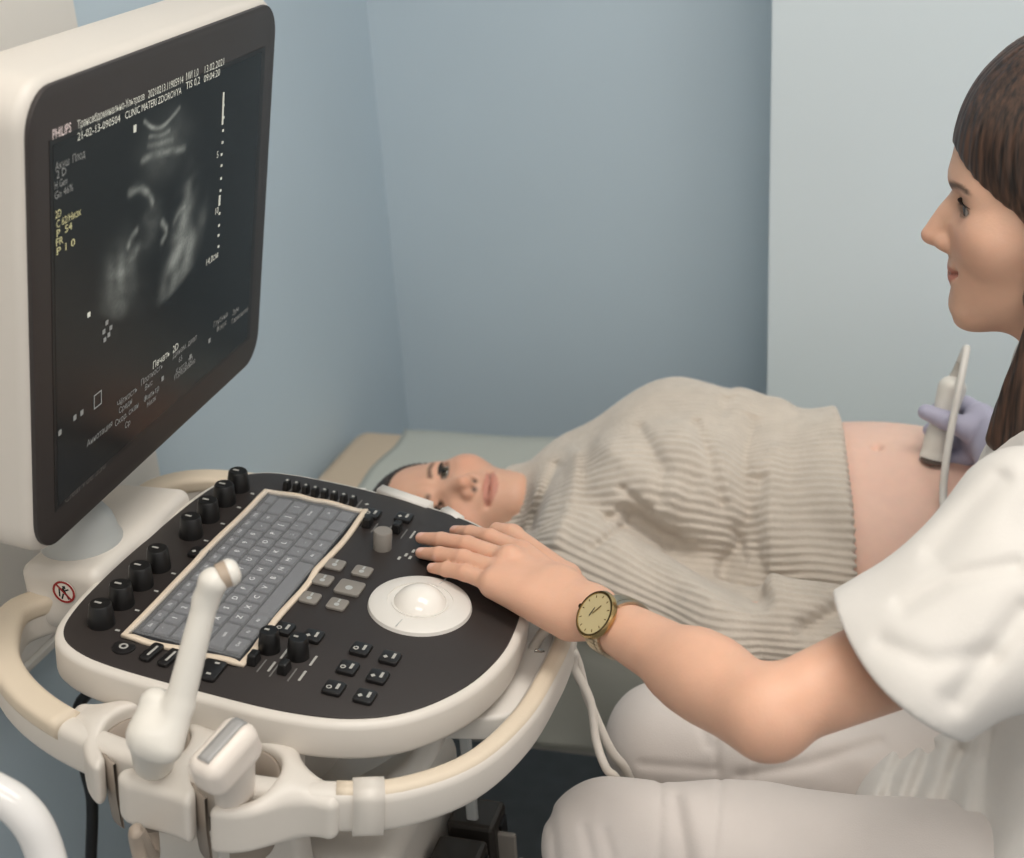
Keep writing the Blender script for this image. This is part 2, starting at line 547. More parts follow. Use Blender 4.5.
# ================================================================== ultrasound machine
M_IVORY = mat('ivory_plastic', (213, 206, 197), 0.42, var=0.025, vscale=9, bump=0.02, bscale=400)
M_CREAM = mat('cream_rubber', (214, 199, 178), 0.55, var=0.03, vscale=14, bump=0.06, bscale=500)
M_PANEL = mat('panel_black', (46, 40, 38), 0.5, var=0.08, vscale=20, bump=0.05, bscale=900)
M_BLACK = mat('black_rubber', (20, 19, 19), 0.38, var=0.1)
M_BTN = mat('button_black', (28, 26, 26), 0.35, var=0.08)
M_GREY = mat('grey_plastic', (133, 127, 120), 0.45, var=0.04)
M_LGREY = mat('light_grey_plastic', (176, 178, 176), 0.45, var=0.03)
M_PRINT = mat('white_print', (170, 168, 162), 0.6, var=0.0)
M_PRINTD = mat('grey_print', (110, 108, 105), 0.6, var=0.0)
M_DARK = mat('dark_metal', (62, 58, 54), 0.4, metal=0.5)
M_CHROME = mat('chrome', (200, 198, 194), 0.18, metal=1.0, var=0.02)
US = empty('ultrasound_machine', (0, 0, 0), 'white ultrasound machine with large monitor, black control panel and cream handrail', 'ultrasound machine')
def pfr(u, v, w): return pan(u, v, w)

# --- control panel: black top inside a white shell
out_uv = [(-0.240, -0.166), (-0.262, -0.148), (-0.271, -0.115), (-0.274, -0.06), (-0.273, 0.0), (-0.269, 0.08), (-0.262, 0.125), (-0.246, 0.157), (-0.215, 0.174),
          (-0.15, 0.178), (-0.08, 0.173), (-0.01, 0.160), (0.036, 0.134), (0.066, 0.093), (0.081, 0.05), (0.088, 0.0), (0.087, -0.045),
          (0.073, -0.095), (0.043, -0.140), (0.003, -0.166), (-0.05, -0.177), (-0.12, -0.178), (-0.2, -0.175)]
OUT = [p[:2] for p in catmull([(u, v, 0) for u, v in out_uv], 5, True)]
def offset(poly, d):
    n = len(poly); r = []
    c = np.mean(poly, 0)
    for i in range(n):
        t = np.array(poly[(i+1) % n]) - np.array(poly[i-1]); q = nrm((t[1], -t[0]))
        if np.dot(q, np.array(poly[i]) - c) < 0: q = -q
        r.append(np.array(poly[i]) + q*d)
    return r
panel_shell = link('panel_shell', prism_me('panel_shell', offset(OUT, 0.0075), -0.036, 0.0, pfr, bev=0.006, seg=4), US, M_IVORY)
panel_top = link('panel_face', prism_me('panel_face', offset(OUT, 0.0), -0.004, 0.0016, pfr, bev=0.0012, seg=2), US, M_PANEL)

def onpanel(name, me, u, v, w, parent, m, rz=0.0):
    R = PANROT @ Matrix.Rotation(rz, 3, 'Z')
    return link(name, me, parent, m, loc=pan(u, v, w), rot=R)
TOP = 0.0016
TXT_RZ = pi/2          # lettering is read from the operator's side
# --- rotary knobs along the back
knob_prof = [(0.0, 0), (0.0115, 0), (0.0112, 0.004), (0.0095, 0.019), (0.0085, 0.0205), (0.0, 0.0205)]
knob_me = lathe_me('knob', knob_prof, 20)
mark_me = box_me('mark', 0.006, 0.002, 0.0004)
dot_me = box_me('print_dot', 0.004, 0.002, 0.0004)
for i, v in enumerate((-0.127, -0.095, -0.0625, -0.0315, 0.030, 0.064, 0.098, 0.128)):
    k = onpanel('knob', knob_me, -0.239, v, TOP, US, M_BLACK)
    onpanel('mark', mark_me, -0.241, v, TOP+0.0205, k, M_PRINT)
    onpanel('print_dot', dot_me, -0.2215, v - 0.004, TOP, US, M_PRINT)
# --- slider row at the far edge
sl_body = box_me('slider_cap', 0.006, 0.012, 0.011, 0.0012, taper=0.8)
sl_slot = box_me('slider_slot', 0.0012, 0.036, 0.0003)
sl_dot = lathe_me('cap_dot', [(0, 0), (0.0016, 0), (0.0012, 0.0005), (0, 0.0005)], 10)  # small pale dot for the top of each slider cap
for i in range(8):
    u = -0.194 + i*0.0104
    v = 0.1455 - 0.0006*i
    onpanel('slider_slot', sl_slot, u + 0.004, v - 0.004, TOP, US, M_PRINTD)
    s = onpanel('slider_cap', sl_body, u, v, TOP, US, M_BLACK)
    onpanel('print_dot', sl_dot, u, v, TOP + 0.011, s, M_PRINT)
# --- grey key cluster
def rkey(name, sx, sy, h, r=0.003, bev=0.001):
    return prism_me(name, rrect(sx, sy, r, 3), 0, h, None, bev=bev, seg=2)
g_me = rkey('grey_button', 0.0175, 0.0165, 0.003); g_big = rkey('grey_button', 0.024, 0.022, 0.0034)
for (u, v, big, s) in ((-0.094, 0.032, 0, '◦'), (-0.067, 0.031, 0, '+'), (-0.094, 0.004, 0, '⌂'), (-0.067, 0.001, 1, '◇'), (-0.093, -0.027, 0, '◦'), (-0.067, -0.027, 0, '⊙')):
    b = onpanel('grey_button', g_big if big else g_me, u, v, TOP, US, M_GREY)
    onpanel('print', prism_me('print', circle(0.0034 if big else 0.0024, 10), 0, 0.0002), u, v - 0.002, TOP + (0.0034 if big else 0.003), b, M_LGREY)
    if not big: onpanel('print', box_me('print', 0.0018, 0.005, 0.0002), u, v + 0.004, TOP + 0.003, b, M_LGREY)
# --- black keys with small printed marks
b_me = rkey('black_button', 0.0165, 0.0165, 0.004, 0.0025, 0.0012)
bar_me = box_me('print', 0.0024, 0.0070, 0.0002); ico_me = prism_me('print', circle(0.0022, 4), 0, 0.0002, None, smooth=False); ico2 = lathe_me('print', [(0.0014, 0), (0.0024, 0), (0.0024, 0.0002), (0.0014, 0.0002), (0.0014, 0)], 12)
for n_, (u, v) in enumerate(((-0.023, -0.082), (0.004, -0.084), (-0.023, -0.110), (0.004, -0.112), (-0.023, -0.139), (0.004, -0.140), (-0.094, -0.079), (-0.067, -0.080),
               (-0.097, 0.131), (-0.066, 0.137), (-0.020, 0.080), (-0.2165, 0.002))):
    b = onpanel('black_button', b_me, u, v, TOP, US, M_BTN)
    onpanel('print', bar_me, u + 0.003, v + 0.001, TOP + 0.004, b, M_PRINT)
    onpanel('print', ico_me if n_ % 2 else ico2, u - 0.0035, v - 0.002, TOP + 0.004, b, M_PRINT)
# long keys along the near edge and the round power key
l_me = rkey('long_button', 0.0105, 0.024, 0.004, 0.003, 0.0012); lbar = box_me('print', 0.002, 0.014, 0.0002)
for (u, v) in ((-0.179, -0.150), (-0.162, -0.151), (-0.143, -0.154)):
    b = onpanel('long_button', l_me, u, v, TOP, US, M_BTN, rz=radians(-6))
    onpanel('print', lbar, u + 0.001, v, TOP + 0.004, b, M_PRINT, rz=radians(-6))
b = onpanel('long_button', rkey('long_button', 0.019, 0.026, 0.004, 0.003, 0.0012), -0.124, -0.154, TOP, US, M_BTN)
for dv in (-0.007, 0.008): onpanel('print', dot_me, -0.122, -0.154 + dv, TOP + 0.004, b, M_PRINT)
b = onpanel('power_button', lathe_me('power_button', [(0, 0), (0.0095, 0), (0.0093, 0.0015), (0.0075, 0.002), (0, 0.002)], 24), -0.204, -0.151, TOP, US, M_BTN)
onpanel('print_ring', lathe_me('print_ring', [(0.0022, 0.0), (0.0038, 0.0), (0.0038, 0.0003), (0.0022, 0.0003), (0.0022, 0)], 16), -0.204, -0.151, TOP + 0.002, b, M_PRINT)
# --- the two pairs of knobs and small sliders
k2 = lathe_me('knob', [(0.0, 0), (0.0095, 0), (0.0092, 0.004), (0.0082, 0.018), (0.0072, 0.0195), (0.0, 0.0195)], 20)
for (u, v) in ((-0.094, -0.108), (-0.068, -0.108)):
    k = onpanel('knob', k2, u, v, TOP, US, M_BLACK)
    onpanel('mark', dot_me, u - 0.002, v, TOP + 0.0195, k, M_PRINTD)
    onpanel('print', lbar, u + 0.014, v - 0.001, TOP, US, M_PRINT)
k3 = lathe_me('grey_knob', [(0.0, 0), (0.0088, 0), (0.0088, 0.018), (0.0080, 0.0190), (0.0, 0.0190)], 24)
onpanel('grey_knob', k3, -0.066, 0.079, TOP, US, M_GREY)
s2 = box_me('slider_cap', 0.009, 0.013, 0.010, 0.0015, taper=0.8); slot2 = box_me('slider_slot', 0.0012, 0.018, 0.0003)
for (u, v) in ((-0.098, -0.129), (-0.070, -0.131), (-0.094, 0.112), (-0.064, 0.113)):
    onpanel('slider_cap', s2, u, v, TOP, US, M_BLACK)
    onpanel('slider_slot', slot2, u - 0.008, v - 0.002, TOP, US, M_PRINTD)
    onpanel('slider_slot', slot2, u + 0.008, v - 0.002, TOP, US, M_PRINTD)
    if v < 0 or u > -0.08: onpanel('print', lbar, u + 0.016, v, TOP, US, M_PRINT)
for (u, v) in ((-0.045, 0.068), (-0.041, 0.076), (-0.037, 0.085), (-0.036, 0.073)):
    onpanel('print', box_me('print', 0.0025, 0.0055, 0.0002), u, v, TOP, US, M_PRINT)
for (u, v) in ((-0.112, 0.139), (-0.110, 0.150)):
    onpanel('print', ico_me, u, v, TOP, US, M_PRINT)
# --- trackball with its white ring
ring = lathe_me('trackball_ring', [(0.0225, 0.004), (0.0235, 0.0058), (0.0255, 0.0060), (0.0257, 0.0052), (0.029, 0.0054), (0.0292, 0.0062), (0.041, 0.0052), (0.0452, 0.0030), (0.0462, 0.0), (0.0225, 0.0), (0.0225, 0.004)], 64)
tr = onpanel('trackball_ring', ring, 0, 0, TOP, US, M_WHITE)
for a_ in (78, 262):
    onpanel('seam', box_me('seam', 0.0165, 0.0006, 0.0005), 0.0365*cos(radians(a_)), 0.0365*sin(radians(a_)), TOP + 0.0054, tr, M_LGREY, rz=radians(a_))
bm = bmesh.new(); bmesh.ops.create_uvsphere(bm, u_segments=40, v_segments=24, radius=0.0262)
onpanel('trackball', bm_mesh('trackball', bm, True), 0, 0, TOP - 0.0065, US, mat('ball_white', (236, 230, 222), 0.12, var=0.01))

# --- keyboard: keys with letters under a clear silicone cover with a cream border
kc = [onpan(*p, 0.004) for p in ((120, 634), (263, 490), (366, 512), (243, 663))]
KU0, KU1, KV0, KV1 = -0.2110, -0.1045, -0.1380, 0.1330
M_KEY = mat('key_grey', (104, 105, 109), 0.5, var=0.05)
M_KEYL = mat('key_letter', (250, 250, 248), 0.6, var=0.0)
KB = onpanel('keyboard', box_me('keyboard', KU1-KU0-0.008, KV1-KV0-0.008, 0.0016, 0.0006), (KU0+KU1)/2, (KV0+KV1)/2, TOP - 0.0004, US, mat('key_bed', (44, 45, 48), 0.6))
rows = [(0.0105, [1]*15, ['Esc'] + ['F%d' % i for i in range(1, 13)] + ['', '']),
        (0.0165, [1]*13 + [2], list('`1234567890-=') + ['←']),
        (0.0165, [1.5] + [1]*12 + [1.5], ['Tab'] + list('QWERTYUIOP[]') + ['\\']),
        (0.0165, [1.8] + [1]*11 + [2.2], ['Caps'] + list('ASDFGHJKL;\'') + ['Enter']),
        (0.0165, [2.3] + [1]*10 + [1.35, 1.35], ['Shift'] + list('ZXCVBNM,./') + ['▲', 'Sh']),
        (0.0165, [1.3, 1, 1.2, 5.6, 1.2, 1.2, 1.2, 1.15, 1.15], ['Ctrl', 'Fn', 'Alt', '', 'Alt', 'Ins', '◄', '▼', '►'])]
u = KU0 + 0.0085
kcache = {}
for (du, ws, cap) in rows:
    tot = sum(ws); L0 = KV0 + 0.0105; W1 = (KV1 - KV0) - 0.021; v = L0
    for w_, s in zip(ws, cap):
        lv = W1*w_/tot
        kk = (round(lv, 4), du)
        if kk not in kcache: kcache[kk] = box_me('key', du - 0.0022, lv - 0.0022, 0.0036, 0.0007, 1, taper=0.93)
        key_o = onpanel('key', kcache[kk], u + du/2, v + lv/2, TOP + 0.001, KB, M_KEY)
        if s and s[0] not in '▲◄▼►←':
            onpanel('letter', text_me(s, 0.0072 if len(s) == 1 else 0.0040), u + du/2, v + lv/2, TOP + 0.0047, key_o, M_KEYL, rz=TXT_RZ)
        v += lv
    u += du
# clear film and its border
film = onpanel('keyboard_cover', box_me('keyboard_cover', KU1-KU0-0.006, KV1-KV0-0.006, 0.0004), (KU0+KU1)/2, (KV0+KV1)/2, TOP + 0.0054, US,
               mat('clear_film', (205, 206, 208), 0.35, var=0.0, alpha=0.10, spec=0.3))
bord = [(KU0, KV0), (KU0, (KV0+KV1)/2), (KU0, KV1), ((KU0+KU1)/2, KV1), (KU1, KV1), (KU1, (KV0+KV1)/2), (KU1, KV0), ((KU0+KU1)/2, KV0)]
lp = []
for i in range(8):
    p, q = np.array(bord[i]), np.array(bord[(i+1) % 8])
    for j in range(8):
        s = p + (q-p)*j/8
        lp.append(pan(s[0] + 0.0012*sin(7*j + i*3)*(0 < j), s[1], 0.0035 + 0.0012*sin(i*2.1 + j*0.7)))
link('cover_border', sweep_me('cover_border', lp, rrect(0.0058, 0.0042, 0.0015, 2), closed=True, up=PN), film, mat('cover_border', (222, 205, 184), 0.5, var=0.05, vscale=30))

# --- monitor
MH, ML = radians(15.0 - 18.0), radians(11.5)
ma = np.array([sin(MH), cos(MH), 0]); mb = np.array([cos(MH), -sin(MH), 0])
mup = np.array([0, 0, 1])*cos(ML) + mb*sin(ML); mn = np.cross(ma, mup)
MO = at(150, 300, 1.27)
def mpx(px, py, off=0.0):
    r = ray(px, py); o = MO + mn*off
    p = CP + r*(np.dot(o - CP, mn)/np.dot(r, mn)) - o
    return float(p @ ma), float(p @ mup)
mc = [mpx(*p) for p in ((26, 94), (276, 0), (256, 354), (37, 562))]
A0 = (mc[0][0] + mc[3][0])/2; A1 = (mc[1][0] + mc[2][0])/2; B1 = (mc[0][1] + mc[1][1])/2; B0 = (mc[2][1] + mc[3][1])/2
mcx, mcy, mwd, mht = (A0+A1)/2, (B0+B1)/2, A1-A0, B1-B0
def mfr(x, y, z): return MO + ma*(mcx + x) + mup*(mcy + y) + mn*z
MROT = basis(ma, mup, mn)
def onmon(name, me, x, y, z, parent, m, rot=None):
    R = MROT if rot is None else MROT @ rot
    return link(name, me, parent, m, loc=mfr(x, y, z), rot=R)
mon = link('monitor', prism_me('monitor', rrect(mwd + 0.012, mht + 0.012, 0.036, 8), -0.068, -0.0015, mfr, bev=0.010, seg=4), US, M_IVORY)
link('monitor_cover', prism_me('monitor_cover', rrect(mwd*0.7, mht*0.7, 0.05, 8), -0.095, -0.066, mfr, bev=0.014, seg=4), US, M_IVORY)
bez = link('bezel', prism_me('bezel', rrect(mwd, mht, 0.032, 8), -0.004, 0.0015, mfr, bev=0.001, seg=2), US, mat('bezel_black', (52, 46, 44), 0.5, var=0.05))
sc = [mpx(*p) for p in ((50, 158), (259, 42), (246, 334), (56, 508))]
sx0 = (sc[0][0]+sc[3][0])/2 - mcx; sx1 = (sc[1][0]+sc[2][0])/2 - mcx; sy1 = (sc[0][1]+sc[1][1])/2 - mcy; sy0 = (sc[2][1]+sc[3][1])/2 - mcy
print('monitor', mwd, mht, 'screen', sx0, sx1, sy0, sy1, 'MO', MO)
link('screen_gasket', prism_me('screen_gasket', [(sx0-0.004, sy0-0.004), (sx1+0.009, sy0-0.004), (sx1+0.009, sy1+0.004), (sx0-0.004, sy1+0.004)], 0.0010, 0.0020, mfr, smooth=False), bez, M_BLACK)
# the screen: a fine flat grid that shows the scan as light of its own
def screen():
    nx, ny = 230, 200
    xs = np.linspace(sx0, sx1, nx); ys = np.linspace(sy0, sy1, ny)
    Xg, Yg = np.meshgrid(xs, ys, indexing='ij')
    px = (Xg - sx0)/(sx1 - sx0); py = (sy1 - Yg)/(sy1 - sy0)       # 0..1 from the left / from the top
    asp = (sx1-sx0)/(sy1-sy0)
    ax_, ay_ = px*asp, py
    I = np.zeros_like(px)
    def to(pxl, pyl):
        q = mpx(pxl, pyl); return ((q[0]-mcx-sx0)/(sx1-sx0)*asp, (sy1-(q[1]-mcy))/(sy1-sy0))
    P3 = np.stack([ax_*9, ay_*9, np.zeros_like(ax_)], -1)
    nz = lambda s, k: vnoise(np.stack([ax_*k, ay_*k*1.4, np.zeros_like(ax_)], -1), s)
    speck = RNG.random(px.shape)
    def blob(pxl, pyl, sxp, syp, a, inten, rough=0.5, seed=1):
        nonlocal I
        c = to(pxl, pyl); dx, dy = ax_-c[0], ay_-c[1]
        u = dx*cos(a)+dy*sin(a); v = -dx*sin(a)+dy*cos(a)
        g = np.exp(-(u/sxp)**2 - (v/syp)**2)
        I = I + inten*g*np.clip(1 - rough + rough*(0.6 + 0.9*nz(seed, 9.0)), 0, 2)
    def arc(pts, wd, inten):
        nonlocal I
        Q = [to(*p) for p in pts]; Q = catmull([(q[0], q[1], 0) for q in Q], 6)
        d = np.full(px.shape, 9.0)
        for i in range(len(Q)-1):
            a, b = Q[i][:2], Q[i+1][:2]; ba = b-a; t = np.clip(((ax_-a[0])*ba[0]+(ay_-a[1])*ba[1])/(ba@ba+1e-9), 0, 1)
            d = np.minimum(d, np.hypot(ax_-a[0]-t*ba[0], ay_-a[1]-t*ba[1]))
        I = I + inten*np.exp(-(d/wd)**2)*(0.75 + 0.35*nz(5, 14))
    arc([(142, 121), (150, 127), (160, 126), (170, 116), (177, 107)], 0.006, 0.75)
    arc([(147, 136), (158, 135), (167, 130)], 0.006, 0.35)
    arc([(146, 145), (158, 143), (170, 139)], 0.008, 0.30)
    arc([(140, 160), (155, 153), (172, 150), (182, 148)], 0.010, 0.38)
    blob(163, 145, 0.12, 0.07, -0.1, 0.22, 0.4, 2)
    arc([(127, 193), (137, 188), (146, 193), (150, 202)], 0.011, 0.55)
    blob(186, 189, 0.02, 0.02, 0, 0.35)
    arc([(172, 222), (176, 212), (182, 206)], 0.010, 0.35)
    arc([(126, 245), (130, 236), (134, 230)], 0.010, 0.55)
    arc([(160, 240), (164, 230), (160, 222)], 0.011, 0.55)
    blob(132, 252, 0.03, 0.015, -0.4, 0.6)
    blob(118, 275, 0.075, 0.08, 0.2, 0.38, 0.5, 3)
    blob(148, 225, 0.05, 0.06, 0.5, 0.20, 0.7, 4)
    blob(180, 225, 0.05, 0.12, 0.35, 0.34, 0.7, 5)
    blob(172, 262, 0.045, 0.12, 0.5, 0.62, 0.7, 6)
    blob(186, 252, 0.05, 0.09, 0.5, 0.38, 0.7, 7)
    blob(200, 218, 0.03, 0.06, 0.2, 0.14, 0.7, 8)
    blob(120, 305, 0.10, 0.05, 0.1, 0.12, 0.6, 9)
    # sector edge: nothing right of / below the fan
    ap, far = to(160, 80), to(170, 292)
    R = np.hypot(ax_-ap[0], ay_-ap[1]); Rm = np.hypot(far[0]-ap[0], far[1]-ap[1])
    I = I*np.clip((Rm*1.02 - R)/0.02, 0, 1)
    I = np.clip(I*(0.82 + 0.36*speck), 0, 1)
    col = np.stack([I*0.92, I*0.95, I*0.84], -1)*0.34 + np.array([0.0032, 0.0042, 0.0046])
    V = np.stack([Xg, Yg, np.zeros_like(Xg)], -1).reshape(-1, 3)
    idx = np.arange(nx*ny).reshape(nx, ny)
    Fc = np.stack([idx[:-1, :-1], idx[1:, :-1], idx[1:, 1:], idx[:-1, 1:]], -1).reshape(-1, 4)
    me = pymesh('screen', V, Fc)
    vcol(me, 'scan', col.reshape(-1, 3))
    m = bpy.data.materials.new('screen_glow'); m.use_nodes = True
    N = m.node_tree.nodes; bs = N['Principled BSDF']
    bs.inputs['Base Color'].default_value = lin(16, 15, 15); bs.inputs['Roughness'].default_value = 0.25; bs.inputs['Specular IOR Level'].default_value = 0.28
    a = N.new('ShaderNodeAttribute'); a.attribute_name = 'scan'
    m.node_tree.links.new(a.outputs['Color'], bs.inputs['Emission Color']); bs.inputs['Emission Strength'].default_value = 1.0
    return onmon('screen', me, 0, 0, 0.0022, US, m)
SCR = screen()
M_SW = mat('screen_white', (200, 200, 190), 0.6, var=0.0, emit=(205, 205, 190), estr=0.34)
M_SY = mat('screen_yellow', (190, 185, 140), 0.6, var=0.0, emit=(196, 188, 140), estr=0.34)
M_SD = mat('screen_dim', (120, 120, 118), 0.6, var=0.0, emit=(125, 125, 120), estr=0.4)
FITTED = set()
def scr_text(s, px, py, size, m=None, align='LEFT', end=None):
    x, y = mpx(px, py)
    if end is not None:
        me = text_me(s, size, align); w = max(v.co.x for v in me.vertices); ln = mpx(end, py)[0] - x
        if ('fit', s) not in FITTED:
            FITTED.add(('fit', s))
            for v in me.vertices: v.co.x *= ln/w
    onmon('screen_text', text_me(s, size, align), x - mcx, y - mcy, 0.0026, SCR, m or M_SW)
scr_text('PHILIPS', 49, 135, 0.0105, mat('screen_pink', (220, 205, 200), 0.6, var=0, emit=(225, 205, 200), estr=0.34), end=68)
scr_text('Трансабдоминально-Ультразв', 74, 125, 0.0088, end=141)
scr_text('20210213.11905914', 145, 94.5, 0.0092, end=180)
scr_text('МИ 1,0', 183, 77, 0.0092, end=195.5)
scr_text('13.02.2021', 201, 70, 0.0092, end=221)
scr_text('21-02-13-090504', 74, 137, 0.0088, end=117)
scr_text('CLINIC MATERI ZDOROVYA', 122, 115.5, 0.0088, end=178)
scr_text('TIS 0,2', 183, 86, 0.0092, end=197)
scr_text('09:04:20', 201, 79, 0.0092, end=217)
for s, px, py, m, e in (('Акуш', 52, 167, M_SD, 66), ('Плод', 69, 159, M_SD, 82), ('2 D', 53, 175, M_SD, 63), ('H Gen', 51, 186, M_SD, 64), ('Gn 46%', 51, 196, M_SD, 70),
                        ('2D', 52, 215, M_SY, 58), ('C 62/Низк', 53, 224.5, M_SY, 78), ('P  54', 53, 234, M_SY, 69), ('FR', 52.5, 243, M_SY, 60), ('P 1 0', 53, 252, M_SY, 72)):
    scr_text(s, px, py, 0.0085, m, end=e)
def scr_dot(px, py, w, h, m=M_SW):
    x, y = mpx(px, py)
    onmon('screen_mark', box_me('screen_mark', w, h, 0.0003), x - mcx, y - mcy, 0.0024, SCR, m)
scr_dot(132, 128, 0.0045, 0.006)
scr_dot(220.5, 108, 0.003, 0.030, M_SW)
for px, py in ((221, 105), (221, 117), (220.5, 130), (220, 142), (219, 154), (219, 165), (218.5, 178), (218, 190), (217, 213), (216.5, 225), (216, 235), (216, 246)):
    scr_dot(px, py, 0.0035, 0.0022)
scr_text('5', 214, 155, 0.009); scr_text('10', 212, 212, 0.009); scr_text('14,0см', 203, 263, 0.0095); scr_dot(217, 200, 0.0035, 0.010)
for px, py in ((86, 314), (104, 322), (108, 327), (101, 331), (106, 334), (102, 339)): scr_dot(px, py, 0.0045, 0.004, M_SD if px != 86 else M_SW)
for s, px, py, z in (('Печать  2D', 150, 366, 0.010), ('Глубина', 211, 325, 0.0085), ('Фокус', 214, 330, 0.008), ('Зум', 230, 313, 0.0085), ('Гармоники', 229, 322, 0.008),
                     ('Динам. диап', 170, 356, 0.0085), ('65', 176, 360, 0.008), ('Карта 2D', 173, 372, 0.0085), ('Усреднение', 171, 378, 0.008),
                     ('Плотность', 138, 383, 0.0085), ('Выс', 142, 388, 0.008), ('Фильтр', 141, 400, 0.0085), ('Низк', 144, 405, 0.008),
                     ('Чёткость', 114, 405, 0.0085), ('Средн', 116, 411, 0.008), ('Скор. скан', 112, 424, 0.0085), ('Ср', 122, 426, 0.008), ('Аннотация', 84, 444, 0.0085)):
    scr_text(s, px, py, z, M_SW if s.startswith('Печ') else M_SD)
for px, py in ((57, 432), (72, 417), (79, 412), (160, 378), (207, 340), (188, 356)): scr_dot(px, py, 0.0045, 0.0045, M_SD)
fx, fy = mpx(95, 399)
onmon('screen_mark', sweep_me('screen_mark', [(-0.006, -0.006, 0), (0.006, -0.006, 0), (0.006, 0.006, 0), (-0.006, 0.006, 0)], [(-0.0007, 0), (0.0007, 0), (0.0007, 0.0003), (-0.0007, 0.0003)], closed=True, smooth=False), fx-mcx, fy-mcy, 0.0024, SCR, M_SD)
bx, by = mpx(62, 500)
onmon('lettering', text_me('ClearVue 550', 0.0125, 'LEFT'), bx - mcx, by - mcy, 0.0021, bez, mat('bezel_print', (112, 106, 102), 0.5, var=0.0))

# --- rear yoke that carries the monitor, dome joint and neck
J = np.array([-0.318, -0.022, 0.905])
def yoke(p):
    q = p - np.array([-0.312, 0.012, 0.873])
    d = np.abs(q) - np.array([0.030, 0.076, 0.021])
    a = np.linalg.norm(np.maximum(d, 0), axis=-1) + np.minimum(d.max(-1), 0) - 0.011
    a = sm(a, s_cone(p, (-0.334, -0.045, 0.866), (-0.334, -0.066, 0.860), 0.018, 0.016), 0.012)
    a = sm(a, s_cone(p, (-0.330, 0.07, 0.868), (-0.336, 0.115, 0.862), 0.020, 0.016), 0.02)
    a = sm(a, s_cone(p, (-0.30, 0.02, 0.845), (-0.19, 0.04, 0.66), 0.045, 0.07), 0.03)
    return a
me, _ = mesh_sdf('yoke', yoke, (-0.52, -0.2, 0.5), (-0.05, 0.2, 0.95), 0.004)
link('yoke', me, US, M_IVORY)
dome = lathe_me('dome_joint', [(0.0, -0.004), (0.037, -0.004), (0.037, 0.001), (0.0345, 0.006), (0.0335, 0.012), (0.031, 0.022), (0.025, 0.032), (0.015, 0.040), (0.0, 0.043)], 32)
link('dome_joint', dome, US, M_LGREY, loc=(J[0], J[1], 0.906))
nb = mfr(0, -mht*0.36, -0.085); n0_ = np.array([J[0], J[1], 0.93]); nm_ = (nb + n0_)/2 + np.array([-0.02, 0, 0.0])
def neck(p):
    d = s_econe(p, n0_, nm_, (0.026, 0.018), (0.028, 0.018), (0, 1, 0))
    return sm(d, s_econe(p, nm_, nb, (0.028, 0.018), (0.038, 0.02), (0, 1, 0)), 0.02)
lo_ = np.minimum(nb, n0_) - 0.08; hi_ = np.maximum(nb, n0_) + 0.08
me, _ = mesh_sdf('monitor_neck', neck, lo_, hi_, 0.005)
link('monitor_neck', me, US, M_LGREY)
# prohibition sign on the yoke
sgp = march(65, 591, yoke)
sgn = nrm([yoke((sgp + np.eye(3)[i]*0.004)[None])[0] - yoke((sgp - np.eye(3)[i]*0.004)[None])[0] for i in range(3)])
sgp = sgp + sgn*0.0012; sgu = nrm(np.array([0, 0, 1.0]) - sgn*sgn[2]); sgr = np.cross(sgu, sgn)
SROT = basis(sgr, sgu, sgn)
M_RED = mat('sign_red', (150, 30, 28), 0.5, var=0.0)
sg = link('warning_sticker', lathe_me('warning_sticker', [(0, 0), (0.0112, 0), (0.0112, 0.0006), (0, 0.0006)], 28), US, mat('sticker_white', (228, 220, 210), 0.5), loc=sgp, rot=SROT)
link('red_ring', lathe_me('red_ring', [(0.0092, 0.0006), (0.0112, 0.0006), (0.0112, 0.001), (0.0092, 0.001), (0.0092, 0.0006)], 28), sg, M_RED, loc=sgp, rot=SROT)
link('red_bar', box_me('red_bar', 0.0016, 0.019, 0.0005), sg, M_RED, loc=sgp + sgn*0.0007, rot=SROT @ Matrix.Rotation(radians(40), 3, 'Z'))
for (x, y, w, h, r) in ((0.001, 0.0048, 0.0028, 0.0028, 0), (0.0006, 0.0008, 0.002, 0.007, 18), (-0.002, -0.0045, 0.0016, 0.006, -25), (0.0028, -0.0045, 0.0016, 0.006, 20), (0.003, 0.002, 0.005, 0.0014, 20), (-0.0045, 0.0, 0.0014, 0.010, -8)):
    link('black_figure', box_me('black_figure', w, h, 0.0003), sg, M_BLACK, loc=sgp + sgr*x + sgu*y + sgn*0.0006, rot=SROT @ Matrix.Rotation(radians(r), 3, 'Z'))

# --- handrail all round the panel
WR = -0.048
railp = [(-0.325, -0.060), (-0.344, -0.099), (-0.323, -0.147), (-0.293, -0.180), (-0.245, -0.207), (-0.185, -0.223), (-0.10, -0.230), (-0.045, -0.226),
         (0.010, -0.211), (0.054, -0.190), (0.095, -0.143), (0.117, -0.075), (0.123, 0.000), (0.122, 0.050), (0.114, 0.091), (0.090, 0.142),
         (0.050, 0.178), (0.005, 0.194), (-0.06, 0.200), (-0.172, 0.202), (-0.250, 0.200), (-0.311, 0.184), (-0.342, 0.150), (-0.345, 0.11)]
RP = catmull([pan(u, v, WR) for u, v in railp], 6)
link('handrail', sweep_me('handrail', RP, rrect(0.022, 0.040, 0.009, 4), up=PN), US, M_IVORY)
def railgrip(i0, i1, wd, hh):
    link('rail_grip', sweep_me('rail_grip', [p + PN*0.0145 for p in RP[int(i0*6):int(i1*6)+1]], rrect(wd, hh, 0.006, 4), up=PN), US, M_CREAM)
railgrip(0, 4.5, 0.026, 0.018)
railgrip(8, 15, 0.0165, 0.0142)
railgrip(18, 23, 0.026, 0.018)
